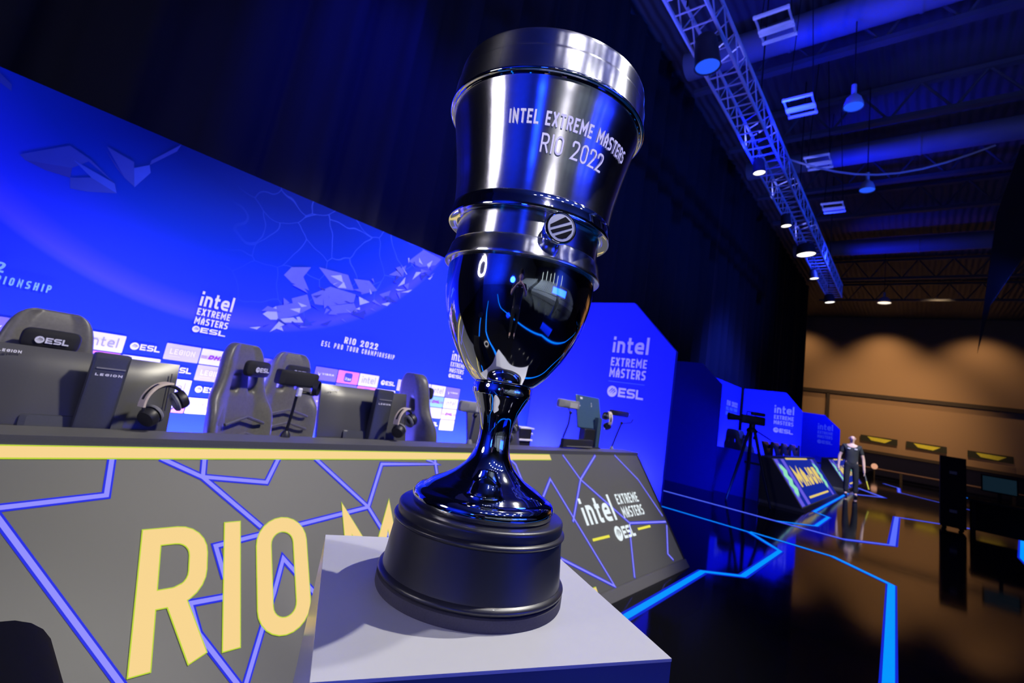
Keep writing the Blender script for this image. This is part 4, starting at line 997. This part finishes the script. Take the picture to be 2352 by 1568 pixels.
def person(name, label, loc, rz, hair=False, hands_up=False, clip=True):
    """1.75 m figure standing, local front is -Y"""
    t = thing(name, label, 'person', loc, rz)
    hs = [(-.32, -.02, .80), (.30, -.08, .80)] if not hands_up else [(-.10, -.30, 1.42), (.10, -.30, 1.42)]
    el = [(-.30, .03, 1.10), (.29, .02, 1.10)] if not hands_up else [(-.27, -.08, 1.18), (.27, -.08, 1.18)]
    nd = [((0, 0, .95), (.150, .105)), ((0, .005, 1.10), (.150, .105)), ((0, .0, 1.28), (.165, .110)), ((0, .01, 1.42), (.125, .085)), ((0, .0, 1.50), .055), ((0, -.01, 1.56), .052),
          ((0, -.02, 1.62), (.068, .082)), ((0, -.012, 1.68), (.076, .095)), ((0, .0, 1.725), (.055, .07))]
    ed = [(0, 1), (1, 2), (2, 3), (3, 4), (4, 5), (5, 6), (6, 7), (7, 8)]
    for s, e, h in ((-1, el[0], hs[0]), (1, el[1], hs[1])):
        b = len(nd); nd += [((s * .185, .01, 1.42), .062), (e, .045), (tuple(Vector(e) + (Vector(h) - Vector(e)) * .5), .040), (h, .030)]
        ed += [(3, b), (b, b + 1), (b + 1, b + 2), (b + 2, b + 3)]
        d = (Vector(h) - Vector(e)).normalized(); p = Vector(h) + d * .055; nd.append((tuple(p), (.040, .020))); ed.append((b + 3, b + 4))
        sd = d.cross(Vector((1, 0, 0))).normalized()
        for q, ll in ((-.027, .075), (-.009, .088), (.009, .084), (.026, .066)):
            c = len(nd); nd += [(tuple(p + sd * q + d * .03), .0095), (tuple(p + sd * q * 1.1 + d * (.03 + ll * .55) + Vector((-s * .006, -.004, 0))), .0088), (tuple(p + sd * q * 1.1 + d * (.03 + ll) + Vector((-s * .020, -.006, 0))), .0075)]
            ed += [(b + 4, c), (c, c + 1), (c + 1, c + 2)]
        c = len(nd); th = Vector((0, -1, 0)) if not hands_up else Vector((-s, 0, .3))
        nd += [(tuple(Vector(h) + d * .03 + th * .03), .011), (tuple(Vector(h) + d * .075 + th * .045), .009)]; ed += [(b + 3, c), (c, c + 1)]
    for s in (-1, 1):
        b = len(nd); nd += [((s * .095, .0, .88), .092), ((s * .115, -.015, .50), .060), ((s * .115, .02, .28), .056), ((s * .115, .02, .09), .040), ((s * .13, -.10, .05), .036)]
        ed += [(0, b), (b, b + 1), (b + 1, b + 2), (b + 2, b + 3), (b + 3, b + 4)]
    skinmesh('body', nd, ed, M['skin'], t)
    # polo shirt and trousers over the body
    sn = [((0, .002, .87), (.186, .136)), ((0, .002, .97), (.180, .130)), ((0, .005, 1.10), (.176, .128)), ((0, .0, 1.28), (.188, .130)), ((0, .01, 1.42), (.145, .102)), ((0, .0, 1.492), .070)]
    se = [(0, 1), (1, 2), (2, 3), (3, 4), (4, 5)]
    for s, e in ((-1, el[0]), (1, el[1])):
        b = len(sn); m_ = Vector((s * .185, .01, 1.42)); sn += [((s * .19, .01, 1.42), .076), (tuple(m_ + (Vector(e) - m_) * .72), .066)]; se += [(4, b), (b, b + 1)]
    skinmesh('polo_shirt', sn, se, M['shirt'], t)
    tn = [((0, .0, .93), (.170, .124)), ((0, .0, 1.02), (.165, .120))]; te = [(0, 1)]
    for s in (-1, 1):
        b = len(tn); tn += [((s * .095, .0, .86), .108), ((s * .115, -.012, .50), .080), ((s * .115, .015, .28), .072), ((s * .115, .012, .10), .066)]; te += [(0, b), (b, b + 1), (b + 1, b + 2), (b + 2, b + 3)]
    skinmesh('trousers', tn, te, M['trousers'], t)
    for s in (-1, 1): skinmesh('shoe', [((s * .115, .04, .045), .047), ((s * .12, -.06, .042), .046), ((s * .13, -.15, .032), .036)], [(0, 1), (1, 2)], M['shoe'], t)
    for s in (-1, 1):
        MB().ball((s * .030, -.094, 1.668), (.012, .008, .008), 8).build('eye', mat('eye_white', (.6, .6, .6), .3, noise=.02, nscale=10), t, True)
        MB().ball((s * .080, .005, 1.655), (.012, .022, .034), 8).build('ear', M['skin'], t, True)
    MB().ball((0, -.108, 1.640), (.014, .022, .024), 8).build('nose', M['skin'], t, True)
    MB().ball((0, -.096, 1.600), (.026, .010, .007), 8).build('mouth', mat('lips', (.45, .2, .17), .5, noise=.1, nscale=60), t, True)
    if hair: MB().ball((0, .012, 1.715), (.092, .108, .070), 10).build('hair', M['pillow'], t, True)
    for s in (-1, 1): MB().rbox((s * .085, -.128, 1.36), (.07, .012, .022), .008, seg=2).build('chest_patch', M['print_white'], t)
    return t


person('person', 'bald person in a black polo and black trousers standing by the far desks', (17.55, 1.47, 0), math.radians(-78))
person('person', 'person in dark clothes with raised hands, seen reflected in the trophy bowl', (-.52, -.46, 0), math.radians(130), hair=True, hands_up=True)
t = thing('clipboard_stick', 'thin dark stick with a yellow end held low beside the standing person', 'stick', (17.50, 1.14, .30))
MB().tube([(0, .02, .50), (0, -.04, .22)], .013, 6).build('stick_shaft', M['grey'], t); MB().tube([(0, -.04, .22), (0, -.10, .0)], .020, 6).build('stick_end', M['bannery'], t)

# ================================================================== HALL BEHIND THE CAMERA (seen in the trophy)
for i, x in enumerate((-11, -1.5, 8)):
    t = thing('audience_tribune', 'grey stepped audience tribune facing the stage, %s block' % ('left', 'middle', 'right')[i], 'tribune', (x, -10.5, 0), 0, 'audience tribunes behind the camera')
    for k in range(7): MB().box((0, -k * .95, .25 + .22 * k), (8.2, .95, .5 + .44 * k)).build('step_block', M['concrete'], t)
    for k in range(7):
        mb = MB()
        for j in range(13): mb.rbox((-3.7 + .62 * j, -k * .95 - .25, .5 + .44 * k + .42), (.46, .06, .42), .05); mb.box((-3.7 + .62 * j, -k * .95 - .03, .5 + .44 * k + .22), (.44, .40, .05))
        mb.build('seat_row', M['seat'], t)
for tx in (-9, 0, 9): lamp('SPOT', 'tribune_light', (tx, -4.5, 9.3), (tx, -13.5, 1.6), 4200, (.86, .95, 1.0), .25, 75, .8)
rl = thing('ring_lamp', 'white ring lamp standing off to the left of the stage', 'lamp', (-2.3, 1.55, 0))
rax = (Vector((TX, TY, 1.5)) - Vector((-2.3, 1.55, 2.0))).normalized()
MB().lathe([(.24, .0), (.33, .0), (.33, -.03), (.24, -.03), (.24, .0)], 40, (0, 0, 2.0), rax).build('ring_tube', M['ring'], rl)
MB().lathe([(.22, -.035), (.35, -.035), (.35, -.06), (.22, -.06), (.22, -.035)], 40, (0, 0, 2.0), rax).build('ring_back', M['black'], rl)
MB().tube([(0, 0, 1.66), (0, 0, .03)], .025, 8).build('stand_pole', M['blackmetal'], rl); MB().lathe([(.001, 0), (.28, 0), (.28, .02), (.001, .03)], 24).build('stand_base', M['blackmetal'], rl)

fl = truss_lamp((-3.2, -2.8, 7.0), .17, 'lenshot', 'bright stage lamp on the front bar above the camera', (.1, .35, -1)); fl['group'] = 'lamps on the front bar above the camera'
for x, y in ((-2.0, -2.8), (-.8, -2.8), (.4, -2.8), (1.6, -2.8), (2.8, -2.8), (4.0, -2.8), (-1.6, -5.2), (.2, -5.2), (2.0, -5.2), (3.8, -5.2)): dup(fl, (x, y, 7.0))
for y in (-2.8, -5.2):
    t = thing('lamp_bar', 'aluminium lamp bar above the camera, %s one' % ('nearer' if y > -3 else 'farther'), 'truss', (.4, y, 7.285), 0, 'lamp bars above the camera')
    MB().tube([(-4.4, 0, .03), (4.4, 0, .03)], .03, 8).build('bar_tube', M['alu'], t, True)
    for x in (-4, 0, 4): MB().tube([(x, 0, .03), (x, 0, 2.3)], .01, 5).build('hanging_cable', M['blackmetal'], t)
tl = None
for i, x in enumerate((-9, -5.5, -2.2, .8, 4.0, 8.0)):  # upright glowing boxes added to draw white streaks on the cup
    if tl is None:
        tl = thing('streak_light', 'added white upright light behind the tribunes, for the streaks on the cup', 'lamp', (x, -29.7, 4.6), 0, 'added streak lights behind the camera')
        MB().box((0, 0, 1.5), (.34, .12, 3.0)).build('diffuser', led('streak_glow', (.80, .95, .95), 1.2), tl); MB().box((0, -.09, 1.5), (.44, .06, 3.1)).build('back_plate', M['steel'], tl)
    else: dup(tl, (x, -29.7, 4.6 + (.6 if i % 2 else 0)))

# ------------------------------------------------------------------ stage and hall beam lamps, then added blue lights for the trophy's reflections
lamp('SPOT', 'low_wall_washer', (27, -1.0, 8.5), (36.0, 1.5, 2.6), 3100, WARM, .5, 62, 1.0)
lamp('SPOT', 'wall_washer', (33.9, 1.6, 9.3), (36.0, 1.5, 4.4), 420, WARM, .2, 100, .9)
lamp('SPOT', 'wall_washer', (33.9, 6.0, 9.3), (36.0, 6.0, 4.4), 340, WARM, .2, 100, .9)
lamp('SPOT', 'wall_washer', (33.9, -2.6, 9.3), (36.0, -2.6, 4.4), 340, WARM, .2, 100, .9)
for tx in (4.5, 8, 11.5, 15): lamp('SPOT', 'truss_wash', (tx - 1, -2.6, 5.0), (tx + .5, 2.1, 6.2), 1000, (.006, .06, 1.0), .2, 62, .8)
lamp('SPOT', 'roof_wash', (7.5, 2.3, 5.2), (9.2, 1.6, 9.5), 800, PURE, .3, 70, 1.0)
for dx_, e_ in ((8.85, 800), (13.9, 800), (21.0, 400)): lamp('SPOT', 'duct_wash', (dx_ - .8, 1.9, 6.6), (dx_, .6, 9), e_, PURE, .2, 75, 1.0)
for x_ in (6.28, 8.32, 10.40, 12.75): lamp('SPOT', 'frame_wash', (x_ - .9, 2.5, 5.9), (x_, 1.6, 7.0), 90, (.22, .24, 1.0), .1, 32, .6)
lamp('SPOT', 'far_booth_wash', (13.5, 1.0, 6.5), (15.5, 4.2, 1.4), 5200, (.02, .045, 1.0), .4, 70, .8)
lamp('AREA', 'far_batten', (14.8, 3.75, .12), (15.3, 4.4, .9), 150, VIOL, 3.4, sy=.12)
lamp('SPOT', 'end_wing_wash', (21.5, 1.2, 5.5), (25, 3.4, 1.5), 1500, (.02, .045, 1.0), .3, 45, .8)
lamp('SPOT', 'gap_wash', (9.2, 2.2, .25), (10.8, 3.9, .5), 60, DEEP, .05, 75, .5)
lamp('SPOT', 'curtain_wash', (7.2, 2.5, 5.0), (8.0, 4.9, 2.2), 110, PURE, .4, 70, .9)
lamp('SPOT', 'person_spot', (14.5, -1.5, 6.0), (17.5, 1.47, 1.2), 3000, (.95, .96, 1.0), .2, 20, .6)
lamp('AREA', 'hall_blue_fill', (1.9, -5.0, 1.6), (.62, .52, 1.1), 110, (.003, .025, 1.0), 2.4, sy=.7)  # added blue source, mirrored in the plinth and cup
for hx in (-3, 4): lamp('SPOT', 'hall_roof_fill', (hx, -7, 5.5), (hx, -6, 9.6), 2600, (.03, .10, 1.0), .3, 150, .9)  # added, gives the stem foot a navy roof to reflect
lamp('AREA', 'side_blue_fill', (-4.5, -2.4, 1.7), (.6, .5, 1.6), 60, (.006, .035, 1.0), .7)  # added blue source to the left for the cup
lamp('SPOT', 'left_wall_fill', (-9, -2, 3.0), (-16, .5, 4.5), 9000, (.004, .03, 1.0), .3, 120, .9)  # added, turns the unseen wall navy in the chrome
lamp('SPOT', 'left_curtain_fill', (-8, 0, 3.0), (-9.5, 5, 4.0), 3500, (.004, .03, 1.0), .3, 110, .9)  # added, same for the unseen left end of the curtain
lamp('SPOT', 'hall_wall_fill', (6, -24, 6.0), (8, -30, 5.5), 6000, (.02, .06, .6), .3, 140, .9)  # added, same for the unseen wall behind the tribunes
lamp('AREA', 'back_blue_fill', (5.2, 2.9, 5.6), (.6, .5, 1.7), 25, (.02, .08, 1.0), 1.2, sy=.6)  # added blue source for the trophy's right side
